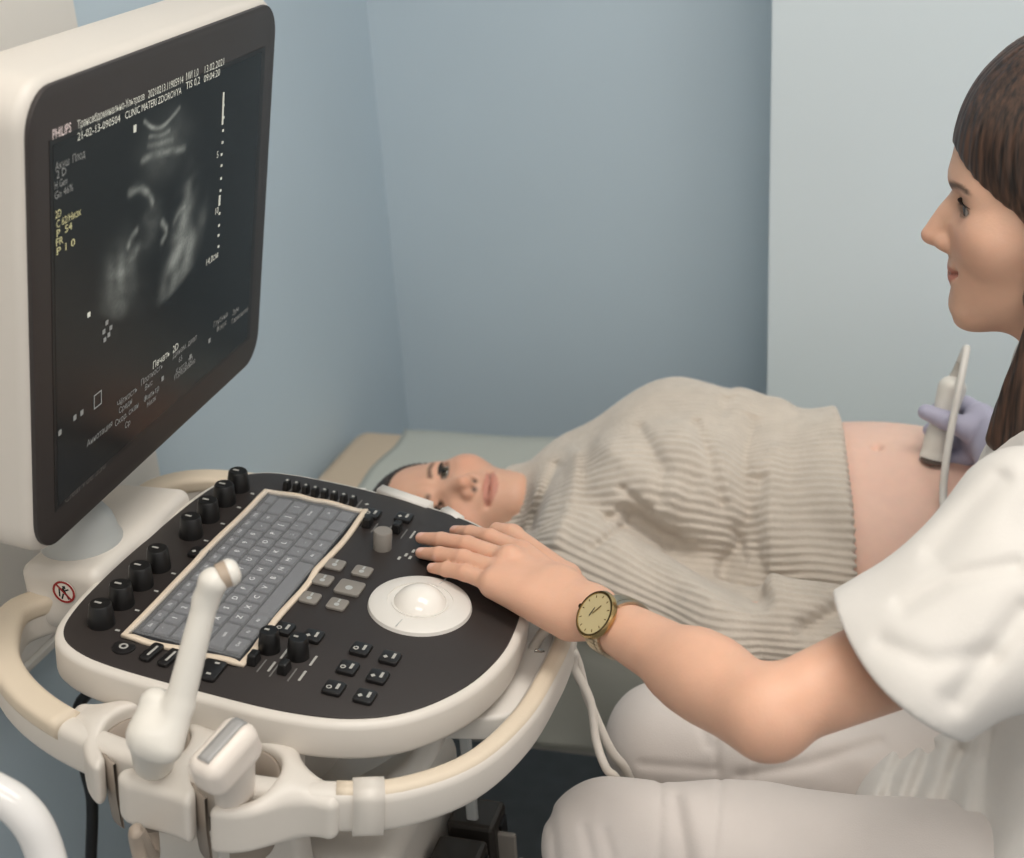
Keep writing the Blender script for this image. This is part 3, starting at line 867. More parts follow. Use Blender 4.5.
# clamp band on the near front of the rail
i = 8*6 + 3; t_ = nrm(RP[i+1] - RP[i-1])
link('rail_band', sweep_me('rail_band', [RP[i] - t_*0.012, RP[i] + t_*0.012], rrect(0.026, 0.045, 0.008, 3), up=PN), US, M_IVORY)
# --- probe holders on the near side: block with two slotted cups
H1 = onpan(146, 738, -0.030); H2 = onpan(236, 771, -0.030)
def to_pan(p):
    q = p - TB
    return q @ PU, q @ PV, q @ PN
def holder(p):
    u, v, w = to_pan(p)
    def rb(cu, cv, cw, hu, hv, hw, r):
        d = np.stack([np.abs(u-cu)-hu+r, np.abs(v-cv)-hv+r, np.abs(w-cw)-hw+r], -1)
        return np.linalg.norm(np.maximum(d, 0), axis=-1) + np.minimum(d.max(-1), 0) - r
    def cyl(c, R, w0, w1, r=0.006):
        d = np.stack([np.hypot(u-c[0], v-c[1]) - R + r, np.abs(w-(w0+w1)/2) - (w1-w0)/2 + r], -1)
        return np.linalg.norm(np.maximum(d, 0), axis=-1) + np.minimum(d.max(-1), 0) - r
    a = sm(cyl(H1, 0.047, -0.072, -0.030), cyl(H2, 0.047, -0.072, -0.030), 0.012)
    mid = ((H1[0]+H2[0])/2, (H1[1]+H2[1])/2)
    a = sm(a, rb(mid[0], mid[1]-0.012, -0.052, 0.035, 0.034, 0.022, 0.007), 0.008)
    a = sm(a, rb(mid[0], -0.185, -0.052, 0.075, 0.022, 0.022, 0.006), 0.012)
    a = sm(a, rb(H1[0]-0.045, H1[1]+0.012, -0.051, 0.03, 0.014, 0.02, 0.008), 0.03)
    a = sm(a, rb(H2[0]+0.055, H2[1]+0.006, -0.051, 0.03, 0.013, 0.02, 0.008), 0.03)
    for c, sl in ((H1, -0.008), (H2, -0.008)):
        a = smx(a, -(np.hypot(u-c[0], v-c[1]) - 0.0345), 0.006)
        a = smx(a, -(np.maximum(np.abs(u-c[0]-sl) - 0.0085, v - c[1])), 0.006)
    return a
lo_ = pan(-0.30, -0.36, -0.10); hi_ = pan(0.10, -0.15, 0.03)
me, _ = mesh_sdf('probe_holder', holder, np.minimum(lo_, hi_)-0.02, np.maximum(lo_, hi_)+0.02, 0.0022)
HO = link('probe_holder', me, US, M_IVORY)
for c in (H1, H2):
    V = []; Fc = []; n = 40
    prof = [(0.0346, -0.034), (0.0335, -0.065), (0.030, -0.10), (0.027, -0.103), (0.0305, -0.065), (0.0316, -0.034)]
    a0 = -pi/2 + 0.28
    for i in range(n+1):
        a = a0 + (2*pi - 0.56)*i/n
        for r, w in prof: V.append(pan(c[0] + r*cos(a), c[1] + r*sin(a), w))
    m_ = len(prof)
    for i in range(n):
        for j in range(m_): Fc.append((i*m_+j, (i+1)*m_+j, (i+1)*m_+(j+1) % m_, i*m_+(j+1) % m_))
    link('cup_liner', pymesh('cup_liner', V, Fc, True), HO, mat('liner_taupe', (150, 138, 126), 0.55))
# --- front tray between panel and rail, brackets, column
tray = [p[:2] for p in catmull([(-0.02, -0.075, 0), (0.07, -0.075, 0), (0.112, -0.045, 0), (0.119, 0.0, 0), (0.116, 0.07, 0), (0.085, 0.14, 0), (0.03, 0.175, 0), (-0.03, 0.18, 0)], 5, True)]
link('tray', prism_me('tray', tray, -0.070, -0.046, pfr, bev=0.004), US, M_WHITE)
strut = catmull([(-0.15, -0.03, 0.60), (-0.09, -0.03, 0.645), (-0.03, -0.03, 0.69), (0.01, -0.03, 0.735), (0.03, -0.03, 0.80)], 8)
link('curved_strut', sweep_me('curved_strut', strut, rrect(0.05, 0.022, 0.008, 3), up=(-0.6, 0, 0.8)), US, M_IVORY)
link('thin_post', box_me('thin_post', 0.012, 0.008, 0.62, 0.003), US, M_LGREY, loc=(0.012, 0.05, 0.17))
def colm(p):
    q = p - np.array([-0.145, 0.015, 0.37])
    d = np.abs(q) - np.array([0.105, 0.085, 0.25])
    return np.linalg.norm(np.maximum(d, 0), axis=-1) + np.minimum(d.max(-1), 0) - 0.02
me, _ = mesh_sdf('column', colm, (-0.46, -0.13, 0.05), (0.03, 0.16, 0.70), 0.008)
link('column', me, US, M_IVORY)
link('panel_support', box_me('panel_support', 0.12, 0.14, 0.25, 0.012, 3, True), US, M_IVORY, loc=(-0.22, -0.02, 0.63))
link('support_plate', box_me('support_plate', 0.085, 0.03, 0.24, 0.008, 3, True), US, M_IVORY, loc=(-0.125, -0.115, 0.58))
link('seam', box_me('seam', 0.0012, 0.001, 0.35), US, M_DARK, loc=(-0.09, -0.1005, 0.28))
# probe connectors on the front of the column
for i, (y, z) in enumerate(((-0.06, 0.50), (0.0, 0.50), (0.06, 0.50))):
    c_ = link('connector', box_me('connector', 0.05, 0.045, 0.085, 0.005, 2), US, M_DARK, loc=(0.012, y, z))
    link('lever', box_me('lever', 0.02, 0.006, 0.05, 0.002, 2), c_, M_GREY, loc=(0.045, y-0.008, z + 0.02))
    for k in range(3): link('rib', box_me('rib', 0.004, 0.006, 0.02), c_, M_BLACK, loc=(0.0375, y + 0.004 + 0.006*k - 0.006, z + 0.055))
# base and castors
base = rrect(0.56, 0.46, 0.09, 6)
link('base', prism_me('base', [(x-0.19, y+0.01) for x, y in base], 0.09, 0.16, None, bev=0.02, seg=4), US, M_IVORY)
wheel = lathe_me('castor', [(0, -0.016), (0.046, -0.016), (0.05, -0.010), (0.05, 0.010), (0.046, 0.016), (0, 0.016)], 28)
for sx_ in (-0.40, 0.02):
    for sy_ in (-0.16, 0.18):
        cs = link('castor', wheel, US, M_BLACK, loc=(sx_, sy_, 0.05), rot=Matrix.Rotation(pi/2, 3, 'X'))
        link('fork', box_me('fork', 0.03, 0.05, 0.06, 0.006), cs, M_GREY, loc=(sx_, sy_, 0.045))
# far-side holders that peep over the panel's far rim
for (pa, pb, wd, hh) in (((345, 489), (364, 489), 0.016, 0.006), ((378, 489), (428, 506), 0.014, 0.016), ((443, 508), (458, 518), 0.012, 0.012), ((532, 546), (554, 566), 0.014, 0.016)):
    a = onpan(*pa, 0.004); b = onpan(*pb, 0.004)
    link('side_clip', sweep_me('side_clip', [pan(a[0], a[1]+0.006, -0.004), pan(b[0], b[1]+0.006, -0.004)], rrect(wd, hh, 0.003, 3), up=PN), US, M_WHITE)
# chrome hook under the front rim
hk = [pan(0.098, 0.040, -0.045), pan(0.108, 0.042, -0.05), pan(0.114, 0.035, -0.062), pan(0.110, 0.022, -0.064), pan(0.098, 0.018, -0.055)]
link('hook', tube_me('hook', hk, 0.0028, 8), US, M_CHROME)

# ================================================================== probes in the holders
M_PROBE = mat('probe_white', (224, 219, 210), 0.4, var=0.02, vscale=20)
def lerp(a, b, t): return np.array(a)*(1-t) + np.array(b)*t
# long thin probe standing in the left cup
pb = pan(H1[0]+0.004, H1[1]+0.004, -0.07)
ptop = at(221, 578, 1.0)
psh = at(179, 705, 1.035)
ew = empty('wand_probe', tuple(pb), 'slim white wand probe standing upright in the nearer holder cup', 'probe')
ph = at(156, 704, 1.045); pm = at(152, 735, 1.045)
def wand(p):
    d = s_econe(p, pb, pm, (0.0145, 0.016), (0.0168, 0.0165), (1, 0, 0))
    d = sm(d, s_econe(p, pm, ph, (0.0168, 0.0165), (0.0122, 0.0118), (1, 0, 0)), 0.005)
    d = sm(d, s_cone(p, at(165, 745, 1.04), psh, 0.0135, 0.0104), 0.006)
    d = sm(d, s_cone(p, psh, at(206, 600, 1.01), 0.0106, 0.0088), 0.004)
    d = sm(d, s_cone(p, at(206, 600, 1.01), at(213, 582, 1.002), 0.0088, 0.0105), 0.004)
    return d
pts_ = np.array([pb, ptop, psh, ph]); me, _ = mesh_sdf('body', wand, pts_.min(0)-0.05, pts_.max(0)+0.05, 0.0022)
link('body', me, ew, M_PROBE)
ax_ = nrm(at(236, 571, 1.003) - at(213, 580, 1.002)); c0 = at(216, 578, 1.002)
s_ = nrm(np.cross(ax_, (0, 0, 1))); R_ = basis(s_, np.cross(ax_, s_), ax_)
link('tip_band', lathe_me('tip_band', [(0, -0.004), (0.0092, -0.004), (0.0095, 0.004), (0, 0.004)], 24), ew, mat('tip_taupe', (176, 158, 140), 0.5), loc=c0 + ax_*0.006, rot=R_)
link('tip', lathe_me('tip', [(0, 0.0), (0.0100, 0.0), (0.0099, 0.003), (0.008, 0.006), (0.005, 0.0078), (0.0, 0.0083)], 24), ew, M_PROBE, loc=c0 + ax_*0.009, rot=R_)
# squat probe in the right cup
q0 = pan(H2[0]-0.012, H2[1]+0.002, 0.012)
dk = nrm(at(243, 725, 1.04) - at(212, 775, 1.03))
ec = empty('convex_probe', tuple(pan(H2[0], H2[1], -0.05)), 'squat white probe with grey top strip resting in the holder cup by the console corner', 'probe')
pA, pB = at(211, 768, 1.035), at(238, 738, 1.045)
dv = nrm(pB-pA); sv = nrm(np.cross(PN, dv)); nv = np.cross(dv, sv); nv = nv if nv @ PN > 0 else -nv
cc = (pA+pB)/2 - nv*0.004; cl = np.linalg.norm(pB-pA)/2
def conv(p):
    q = p - cc; L = np.stack([np.abs(q @ dv) - cl - 0.001, np.abs(q @ sv) - 0.0045, np.abs(q @ nv) - 0.0065], -1)
    d = np.linalg.norm(np.maximum(L, 0), axis=-1) + np.minimum(L.max(-1), 0) - 0.0105
    d = sm(d, s_econe(p, cc - nv*0.010 + dv*0.004, pan(H2[0], H2[1], -0.075), (0.020, 0.0125), (0.016, 0.0125), dv), 0.006)
    return d
me, _ = mesh_sdf('body', conv, np.minimum(pA, pB)-0.09, np.maximum(pA, pB)+0.06, 0.0022)
link('body', me, ec, mat('probe_ivory', (226, 216, 206), 0.4, var=0.02))
# grey strip draped on top, following the surface
def drape(f, a, b, wd, n, side, up, off):
    V = []; Fc = []
    for i in range(n+1):
        c = lerp(a, b, i/n)
        for s in (-1, -0.33, 0.33, 1):
            q = c + side*wd*s + up*0.06
            for _ in range(60):
                dd = f(q[None])[0]
                if dd < 0.0002: break
                q = q - up*dd*0.9
            V.append(q + up*off)
    for i in range(n):
        for j in range(3): Fc.append((i*4+j, i*4+j+1, i*4+j+5, i*4+j+4))
    return V, Fc
V, Fc = drape(conv, pA - dv*0.004, pB + dv*0.008, 0.0052, 12, sv, nrm(PN - dv*np.dot(PN, dv)), 0.0008)
so = link('lens_strip', pymesh('lens_strip', V, Fc, True), ec, mat('strip_grey', (158, 156, 154), 0.4))
s_m = so.modifiers.new('thickness', 'SOLIDIFY'); s_m.thickness = 0.0012; s_m.offset = 0

# cables hanging from the holders and around the machine
M_CABW = mat('cable_white', (214, 206, 196), 0.5, var=0.03)
def cable(name, pts, r, m, label, group=None, k=8):
    o = link(name, tube_me(name, pts, r, 10, k=k), None, m)
    return tag(o, label, 'cable', group)
c1 = pan(H1[0], H1[1], -0.092)
cable('probe_cable', [c1, c1 + (0.0, -0.01, -0.05), at(137, 830, 1.10), at(140, 858, 1.14), at(170, 960, 1.2), np.array([-0.20, -0.16, 0.32]), np.array([-0.08, -0.17, 0.30]), np.array([0.06, -0.12, 0.42]), np.array([0.062, -0.07, 0.53])],
      0.0052, mat('cable_taupe', (188, 172, 156), 0.5), 'taupe probe cable hanging below the cup that holds the slim wand')
c2 = pan(H2[0], H2[1], -0.092)
cable('probe_cable', [c2, c2 + (0.0, -0.004, -0.05), c2 + (-0.01, -0.02, -0.16), np.array([-0.06, -0.20, 0.42]), np.array([0.03, -0.15, 0.36]), np.array([0.075, -0.04, 0.45]), np.array([0.064, 0.0, 0.53])],
      0.0052, M_CABW, 'white probe cable hanging below the cup that holds the squat probe')
cable('power_cable', [np.array([-0.24, 0.0, 0.70]), np.array([-0.30, 0.02, 0.74]), at(82, 700, 1.56), at(84, 760, 1.55), at(92, 800, 1.56), at(91, 858, 1.6), at(88, 940, 1.68), np.array([-0.35, 0.02, 0.02])],
      0.0062, M_BLACK, 'black power cable hanging beside the machine behind the near handrail')

# ================================================================== people
def near(p, c, R, f):
    """evaluate f only within R of c; elsewhere a safe distance"""
    d = np.linalg.norm(p - np.array(c), axis=-1)
    out = d - R*0.72
    m = d < R
    if m.any(): out[m] = f(p[m])
    return out
def head_local(q, smile=0.0, lips=True):
    """distance field of a head: x across, y forward, z up, eyes at z = 0, in metres"""
    x = np.abs(q[..., 0]); y = q[..., 1]; z = q[..., 2]
    a = np.stack([x, y, z], -1)
    d = sm(s_ell(a, (0, -0.003, 0.034), (0.073, 0.095, 0.083)), s_ell(a, (0, 0.026, -0.030), (0.057, 0.066, 0.083)), 0.03)
    d = sm(d, s_cone(a, (0.050, -0.004, -0.055), (0.014, 0.066, -0.094), 0.019, 0.017), 0.022)
    d = sm(d, s_sph(a, (0, 0.070, -0.095), 0.0185), 0.02)
    d = sm(d, s_sph(a, (0.041, 0.055, -0.026), 0.026), 0.025)
    d = sm(d, s_cone(a, (0.008, 0.080, 0.017), (0.038, 0.068, 0.016), 0.0125, 0.010), 0.014)
    d = sm(d, s_ell(a, (0, 0.062, -0.064), (0.033, 0.028, 0.028)), 0.018)
    d = sm(d, s_cone(a, (0, 0.062, -0.095), (0.018, 0.020, -0.088), 0.0175, 0.022), 0.016)
    # eye sockets, then lids round the eyeball with an almond opening
    d = smx(d, -s_ell(a, (0.031, 0.096, -0.001), (0.0185, 0.0150, 0.0105)), 0.012)
    lid = s_sph(a, (0.031, 0.0705, -0.001), 0.0138)
    d = sm(d, lid, 0.005)
    d = smx(d, -s_ell(a, (0.0312, 0.0830, -0.0010), (0.0140, 0.0110, 0.0050)), 0.0018)
    # nose
    d = sm(d, s_cone(a, (0, 0.0825, 0.004), (0, 0.1035, -0.0325), 0.0075, 0.0092), 0.010)
    d = sm(d, s_cone(a, (0, 0.078, -0.006), (0, 0.088, -0.036), 0.010, 0.0125), 0.010)
    d = sm(d, s_sph(a, (0.0112, 0.0935, -0.0375), 0.0072), 0.006)
    d = smx(d, -s_ell(a, (0.0062, 0.1000, -0.0455), (0.0038, 0.0055, 0.0035)), 0.002)
    # lips
    zz = z - smile*np.clip(x, 0, 0.03)**2*9
    b = np.stack([x, y, zz], -1)
    d = smx(d, -s_ell(b, (0.0235, 0.091, -0.0655), (0.006, 0.010, 0.004)), 0.005)
    d = sm(d, s_ell(b, (0, 0.0835, -0.0605), (0.0225, 0.0105, 0.0050)), 0.005)
    d = sm(d, s_ell(b, (0, 0.0820, -0.0710), (0.0205, 0.0112, 0.0060)), 0.005)
    d = smx(d, -s_ell(b, (0, 0.0975, -0.0655), (0.0245, 0.0100, 0.0011)), 0.0022)
    # ears
    d = sm(d, s_ell(a, (0.0735, -0.014, -0.012), (0.008, 0.017, 0.029)), 0.008)
    return d
def head_cols(q, skin, lipc, browc, smile=0.0):
    """face colours: skin, lips, brows, with shade painted at lip line and nostrils"""
    x = np.abs(q[:, 0]); y = q[:, 1]; z = q[:, 2]
    C = np.repeat(skin[None], len(q), 0)
    def blend(w, c):
        nonlocal C
        w = np.clip(w, 0, 1)[:, None]; C = C*(1-w) + np.array(c)[None]*w
    blend(0.35*np.exp(-((x-0.042)/0.020)**2 - ((z+0.032)/0.020)**2)*(y > 0.03), skin*np.array([1.0, 0.72, 0.66]))
    blend(0.30*np.exp(-(x/0.014)**2 - ((z+0.034)/0.012)**2)*(y > 0.085), skin*np.array([1.0, 0.74, 0.66]))
    zz = z - smile*np.clip(x, 0, 0.03)**2*9
    e = (x/0.0245)**2 + np.where(zz > -0.0655, ((zz+0.0655)/0.0085)**2, ((zz+0.0655)/0.0115)**2)
    blend((1.15 - e)*4*(y > 0.07), lipc)
    blend((1 - np.abs(zz+0.0655)/0.0016)*(x < 0.026)*(y > 0.07)*0.75, lipc*0.30)  # shade of the mouth crease, painted as a dark line
    t = np.clip((x-0.012)/0.036, 0, 1); zb = 0.0140 + 0.0065*np.sin(t*2.3) - 0.003*t
    blend(np.exp(-((z-zb)/(0.0036*(1-0.45*t)))**4)*np.clip((x-0.010)/0.004, 0, 1)*np.clip((0.050-x)/0.006, 0, 1)*0.85*(y > 0.03), browc)
    # lash line round the almond
    al = np.sqrt(((x-0.0312)/0.0140)**2 + ((z+0.0010)/0.0056)**2)
    blend(np.exp(-((al-1.0)/0.16)**2)*(y > 0.06)*np.where(z > -0.001, 1.0, 0.6), browc*0.35)
    blend(1.2*np.exp(-((x-0.0062)/0.0040)**2 - ((z+0.0462)/0.0032)**2)*(y > 0.075), skin*0.12)  # shade inside the nostrils, painted into the skin colour
    return C
EYE_CACHE = {}
def eye_mesh(iris):
    bm = bmesh.new(); bmesh.ops.create_uvsphere(bm, u_segments=32, v_segments=32, radius=0.0124)
    me = bm_mesh('eye', bm, True)
    V = np.array([v.co for v in me.vertices]); r = np.hypot(V[:, 0], V[:, 1])
    C = np.repeat(linv(168, 158, 150)[None], len(V), 0)  # eye whites darkened to hold the shadow under lids and lashes
    C[(V[:, 2] > 0) & (r < 0.0074)] = linv(*iris); C[(V[:, 2] > 0) & (r < 0.0027)] = linv(8, 6, 6)
    vcol(me, 'col', C)
    return me
M_EYE = mat('eye', (255, 255, 255), 0.15, var=0.0, attr='col', coat=0.2)
def make_eyes(parent, O, R, scale, look, iris):
    me = eye_mesh(iris)
    g = nrm(look); s = nrm(np.cross((0, 0, 1), g)); u = np.cross(g, s)
    for sx in (-1, 1):
        c = O + R @ (np.array([0.031*sx, 0.0702, -0.001])*scale)
        ob = link('eye', me, parent, M_EYE, loc=c, rot=basis(R @ s, R @ u, R @ g))
        ob.scale = (scale,)*3
def skin_mat(name):
    m = mat(name, (255, 255, 255), 0.48, var=0.05, vscale=60, bump=0.10, bscale=420, sss=0.25, attr='col', spec=0.35)
    return m
M_SKIN = skin_mat('skin')
def fingers(p, F):
    """F: list of (points, radii) -> union that keeps fingers apart"""
    d = None
    for pts, rad in F:
        e = chain(p, pts, rad, 0.003)
        d = e if d is None else np.minimum(d, e)
    return d

# ------------------------------------------------------------------ the sonographer
SK1 = linv(219, 176, 151)
DH = np.array([0.519, 0.25, 1.165])                              # between the ears at eye height
DF = np.array([-1.0, 0.0, 0.0]); DU = np.array([0, 0, 1.0]); DX = np.cross(DF, DU)
DR = np.stack([DX, DF, DU], 1)
prof_px = [(956, 140), (951, 161), (948, 175), (951, 184), (954, 190), (939, 206), (920, 234), (925, 243), (946, 249), (949, 259), (947, 264), (950, 270), (948, 276), (952, 286), (948, 304), (957, 320)]
PT = np.array([[-(onax(px, py, 1, 0.25)[0] - DH[0]), onax(px, py, 1, 0.25)[2] - DH[2]] for px, py in prof_px])[::-1]
def head_profile(zs):
    ys = np.linspace(0.03, 0.14, 441); out = []
    P = np.stack([np.zeros((len(zs), len(ys))), np.repeat(ys[None], len(zs), 0), np.repeat(np.array(zs)[:, None], len(ys), 1)], -1)
    v = head_local(P.reshape(-1, 3), 1.0).reshape(len(zs), len(ys))
    for i in range(len(zs)):
        ins = np.where(v[i] < 0)[0]
        out.append(ys[ins[-1]] if len(ins) else 0.05)
    return np.array(out)
ZS = np.linspace(-0.118, 0.07, 95)
tgt = np.interp(ZS, PT[:, 1], PT[:, 0]); dl = np.clip(tgt - head_profile(ZS), -0.02, 0.02)
dl *= np.clip((ZS + 0.116)/0.012, 0, 1)*np.clip((0.066 - ZS)/0.02, 0, 1)
dl = np.convolve(np.pad(dl, 2, mode='edge'), np.array([1, 2, 3, 2, 1])/9, mode='valid')
def doc_head_fix(q):
    q = q.copy()
    w = np.exp(-(q[..., 0]/0.022)**2)*np.clip((q[..., 1] - 0.03)/0.03, 0, 1)
    q[..., 1] = q[..., 1] - np.interp(q[..., 2], ZS, dl)*w
    return q
SL = np.array([0.535, 0.020, 0.925]); SR = np.array([0.56, 0.365, 0.965])
EL = at(768, 712, 1.05)
WL = np.array(pan(*onpan(588, 610, 0.030), 0.030))
def PW(px, py, w): return np.array(pan(*onpan(px, py, w), w))
tips = [PW(455, 531, 0.011), PW(421, 538, 0.010), PW(421, 553, 0.010), PW(432, 568, 0.0095)]
mcps = [PW(522, 552, 0.030), PW(509, 560, 0.032), PW(500, 571, 0.030), PW(494, 584, 0.026)]
FNG = []
for i, (t, m) in enumerate(zip(tips, mcps)):
    r = (0.0086, 0.0086, 0.0083, 0.0076)[i]
    lift = (0.008, 0.009, 0.008, 0.007)[i]
    p1 = lerp(m, t, 0.46) + PN*lift*0.55; p2 = lerp(m, t, 0.76) + PN*lift*0.35
    FNG.append(([m, p1, p2, t], [r*1.10, r*0.98, r*0.86, r*0.64]))
print('fingers', [round(float(np.linalg.norm(t-m)), 3) for t, m in zip(tips, mcps)], 'palm', [round(float(np.linalg.norm(WL-m)), 3) for m in mcps], 'forearm', np.linalg.norm(EL-WL), 'upper', np.linalg.norm(SL-EL))
THB = [WL + np.array([-0.02, 0.018, -0.004]), lerp(WL, mcps[0], 0.45) + np.array([0.0, 0.030, -0.012]), PW(512, 536, 0.012), PW(497, 531, 0.010)]
RW = onax(1003, 452, 1, 0.455); RE = np.array([0.66, 0.44, 0.80])
def rhand_pts():
    pr = at(941, 425, 1.575)
    return pr
NB = np.array([0.552, 0.225, 1.005])
fl_ax = nrm(EL - WL)
def doc_body(p):
    # torso (under the tunic) and shoulders
    d = s_econe(p, (0.585, 0.14, 0.66), (0.575, 0.205, 0.90), (0.125, 0.085), (0.135, 0.090), (0, 1, 0))
    d = sm(d, s_cone(p, SL + (0.01, 0.01, 0), SR, 0.048, 0.048), 0.05)
    d = sm(d, s_econe(p, (0.56, 0.215, 0.96), DH + np.array([0.018, -0.002, -0.055]), (0.055, 0.05), (0.051, 0.053), (0, 1, 0)), 0.045)
    # left arm
    up = s_cone(p, SL, EL, 0.047, 0.0285)
    fo = s_cone(p, EL, lerp(EL, WL, 0.35), 0.0310, 0.0300)
    fo = sm(fo, s_econe(p, lerp(EL, WL, 0.30), WL, (0.0297, 0.0297), (0.0232, 0.0190), np.cross(fl_ax, PN)), 0.02)
    fo = sm(fo, s_cone(p, lerp(EL, WL, 0.45) + np.array([0, -0.003, -0.005]), EL + np.array([0, -0.004, -0.007]), 0.0245, 0.0270), 0.012)
    arm = sm(up, fo, 0.012)
    arm = sm(arm, s_sph(p, lerp(EL, SL, 0.02) + np.array([0.004, -0.008, -0.010]), 0.016), 0.012)
    def hand(p):
        pl = s_econe(p, WL, lerp(WL, mcps[1], 0.45), (0.0245, 0.018), (0.028, 0.016), np.cross(fl_ax, PN))
        for i, m in enumerate(mcps):
            pl = sm(pl, s_cone(p, lerp(WL, mcps[1], 0.35) + (m - mcps[1])*0.45, m, 0.0140, (0.0105, 0.0105, 0.0100, 0.0092)[i]), 0.010)
        pl = sm(pl, s_sph(p, mcps[1] + PN*0.002, 0.011), 0.010)
        pl = sm(pl, s_cone(p, WL + np.array([-0.015, -0.012, -0.006]), mcps[3], 0.016, 0.011), 0.014)
        pl = sm(pl, chain(p, THB, [0.015, 0.013, 0.0105, 0.0085], 0.006), 0.010)
        pl = sm(pl, s_sph(p, WL + np.array([0.01, -0.022, 0.012]), 0.007), 0.014)
        return sm(pl, fingers(p, FNG), 0.004)
    h = near(p, lerp(WL, mcps[1], 0.6), 0.20, hand)
    arm = sm(arm, h, 0.014)
    d = sm(d, arm, 0.03)
    # right arm
    ra = sm(s_cone(p, SR, RE, 0.046, 0.038), s_cone(p, RE, RW, 0.037, 0.026), 0.02)
    d = sm(d, ra, 0.03)
    d = sm(d, near(p, DH, 0.26, lambda s: head_local(doc_head_fix((s - DH) @ DR), 1.0)), 0.022)
    return d
me, V = mesh_sdf('person', doc_body, (-0.07, -0.24, 0.55), (0.80, 0.55, 1.30), 0.0021)
q = (V - DH) @ DR
C = head_cols(doc_head_fix(q), SK1, linv(192, 128, 112), linv(58, 40, 32), 1.0)
far_ = np.linalg.norm(V - (DH + np.array([-0.03, 0, -0.01])), axis=1) > 0.19
C[far_] = SK1*np.array([1.02, 0.97, 0.95])
# knuckles and finger ends are a touch redder; nails are paler
for (pts, rad), t, m in zip(FNG, tips, mcps):
    for c, s, k in ((pts[1], 0.009, 0.35), (pts[3], 0.010, 0.45), (m, 0.012, 0.22)):
        w = (k*np.exp(-(np.linalg.norm(V - c, axis=1)/s)**2))[:, None]; C = C*(1-w) + SK1*np.array([1.0, 0.72, 0.66])*w
    ax = nrm(pts[3] - pts[2]); nc = pts[3] + ax*0.001 + PN*rad[3]
    dvec = V - nc; la = dvec @ ax; lt = dvec @ nrm(np.cross(ax, PN)); ln = dvec @ PN
    w = (np.clip(1.25 - (la/0.0062)**4 - (lt/0.0046)**4, 0, 1)*(ln > -0.0042))[:, None]
    C = C*(1-w*0.8) + linv(236, 196, 182)*w*0.8
vcol(me, 'col', C)
DOC = link('person', me, None, M_SKIN)
tag(DOC, 'dark-haired woman in white scrubs sitting with her hand on the control panel', 'person')
make_eyes(DOC, DH, DR, 1.0, (0.0, 1.0, -0.02), (70, 52, 40))

def lashes(parent, O, R, scale):
    for sx in (-1, 1):
        V = []; Fc = []; n = 14
        for i in range(n+1):
            a = radians(15 + 150*i/n)
            x = 0.0312 + 0.0140*cos(a)*1.0; z = -0.0010 + 0.0050*sin(a)
            y = 0.0705 + sqrt(max(1e-9, 0.0140**2 - (x-0.031)**2 - (z+0.001)**2))
            dr = nrm((x - 0.031, 0.010, 0.0035))
            for k, (o_, dz) in enumerate(((0, -0.0006), (0, 0.0007), (0.0042, 0.0016))):
                q = np.array([x, y - 0.0004, z + dz]) + dr*o_
                V.append(O + R @ (np.array([q[0]*sx, q[1], q[2]])*scale))
        for i in range(n):
            for k in range(2): Fc.append((i*3+k, i*3+k+1, i*3+k+4, i*3+k+3))
        o = link('lashes', pymesh('lashes', V, Fc, True), parent, mat('lash_dark', (22, 15, 12), 0.6, var=0.0))
        m_ = o.modifiers.new('thickness', 'SOLIDIFY'); m_.thickness = 0.0005
lashes(DOC, DH, DR, 1.0)
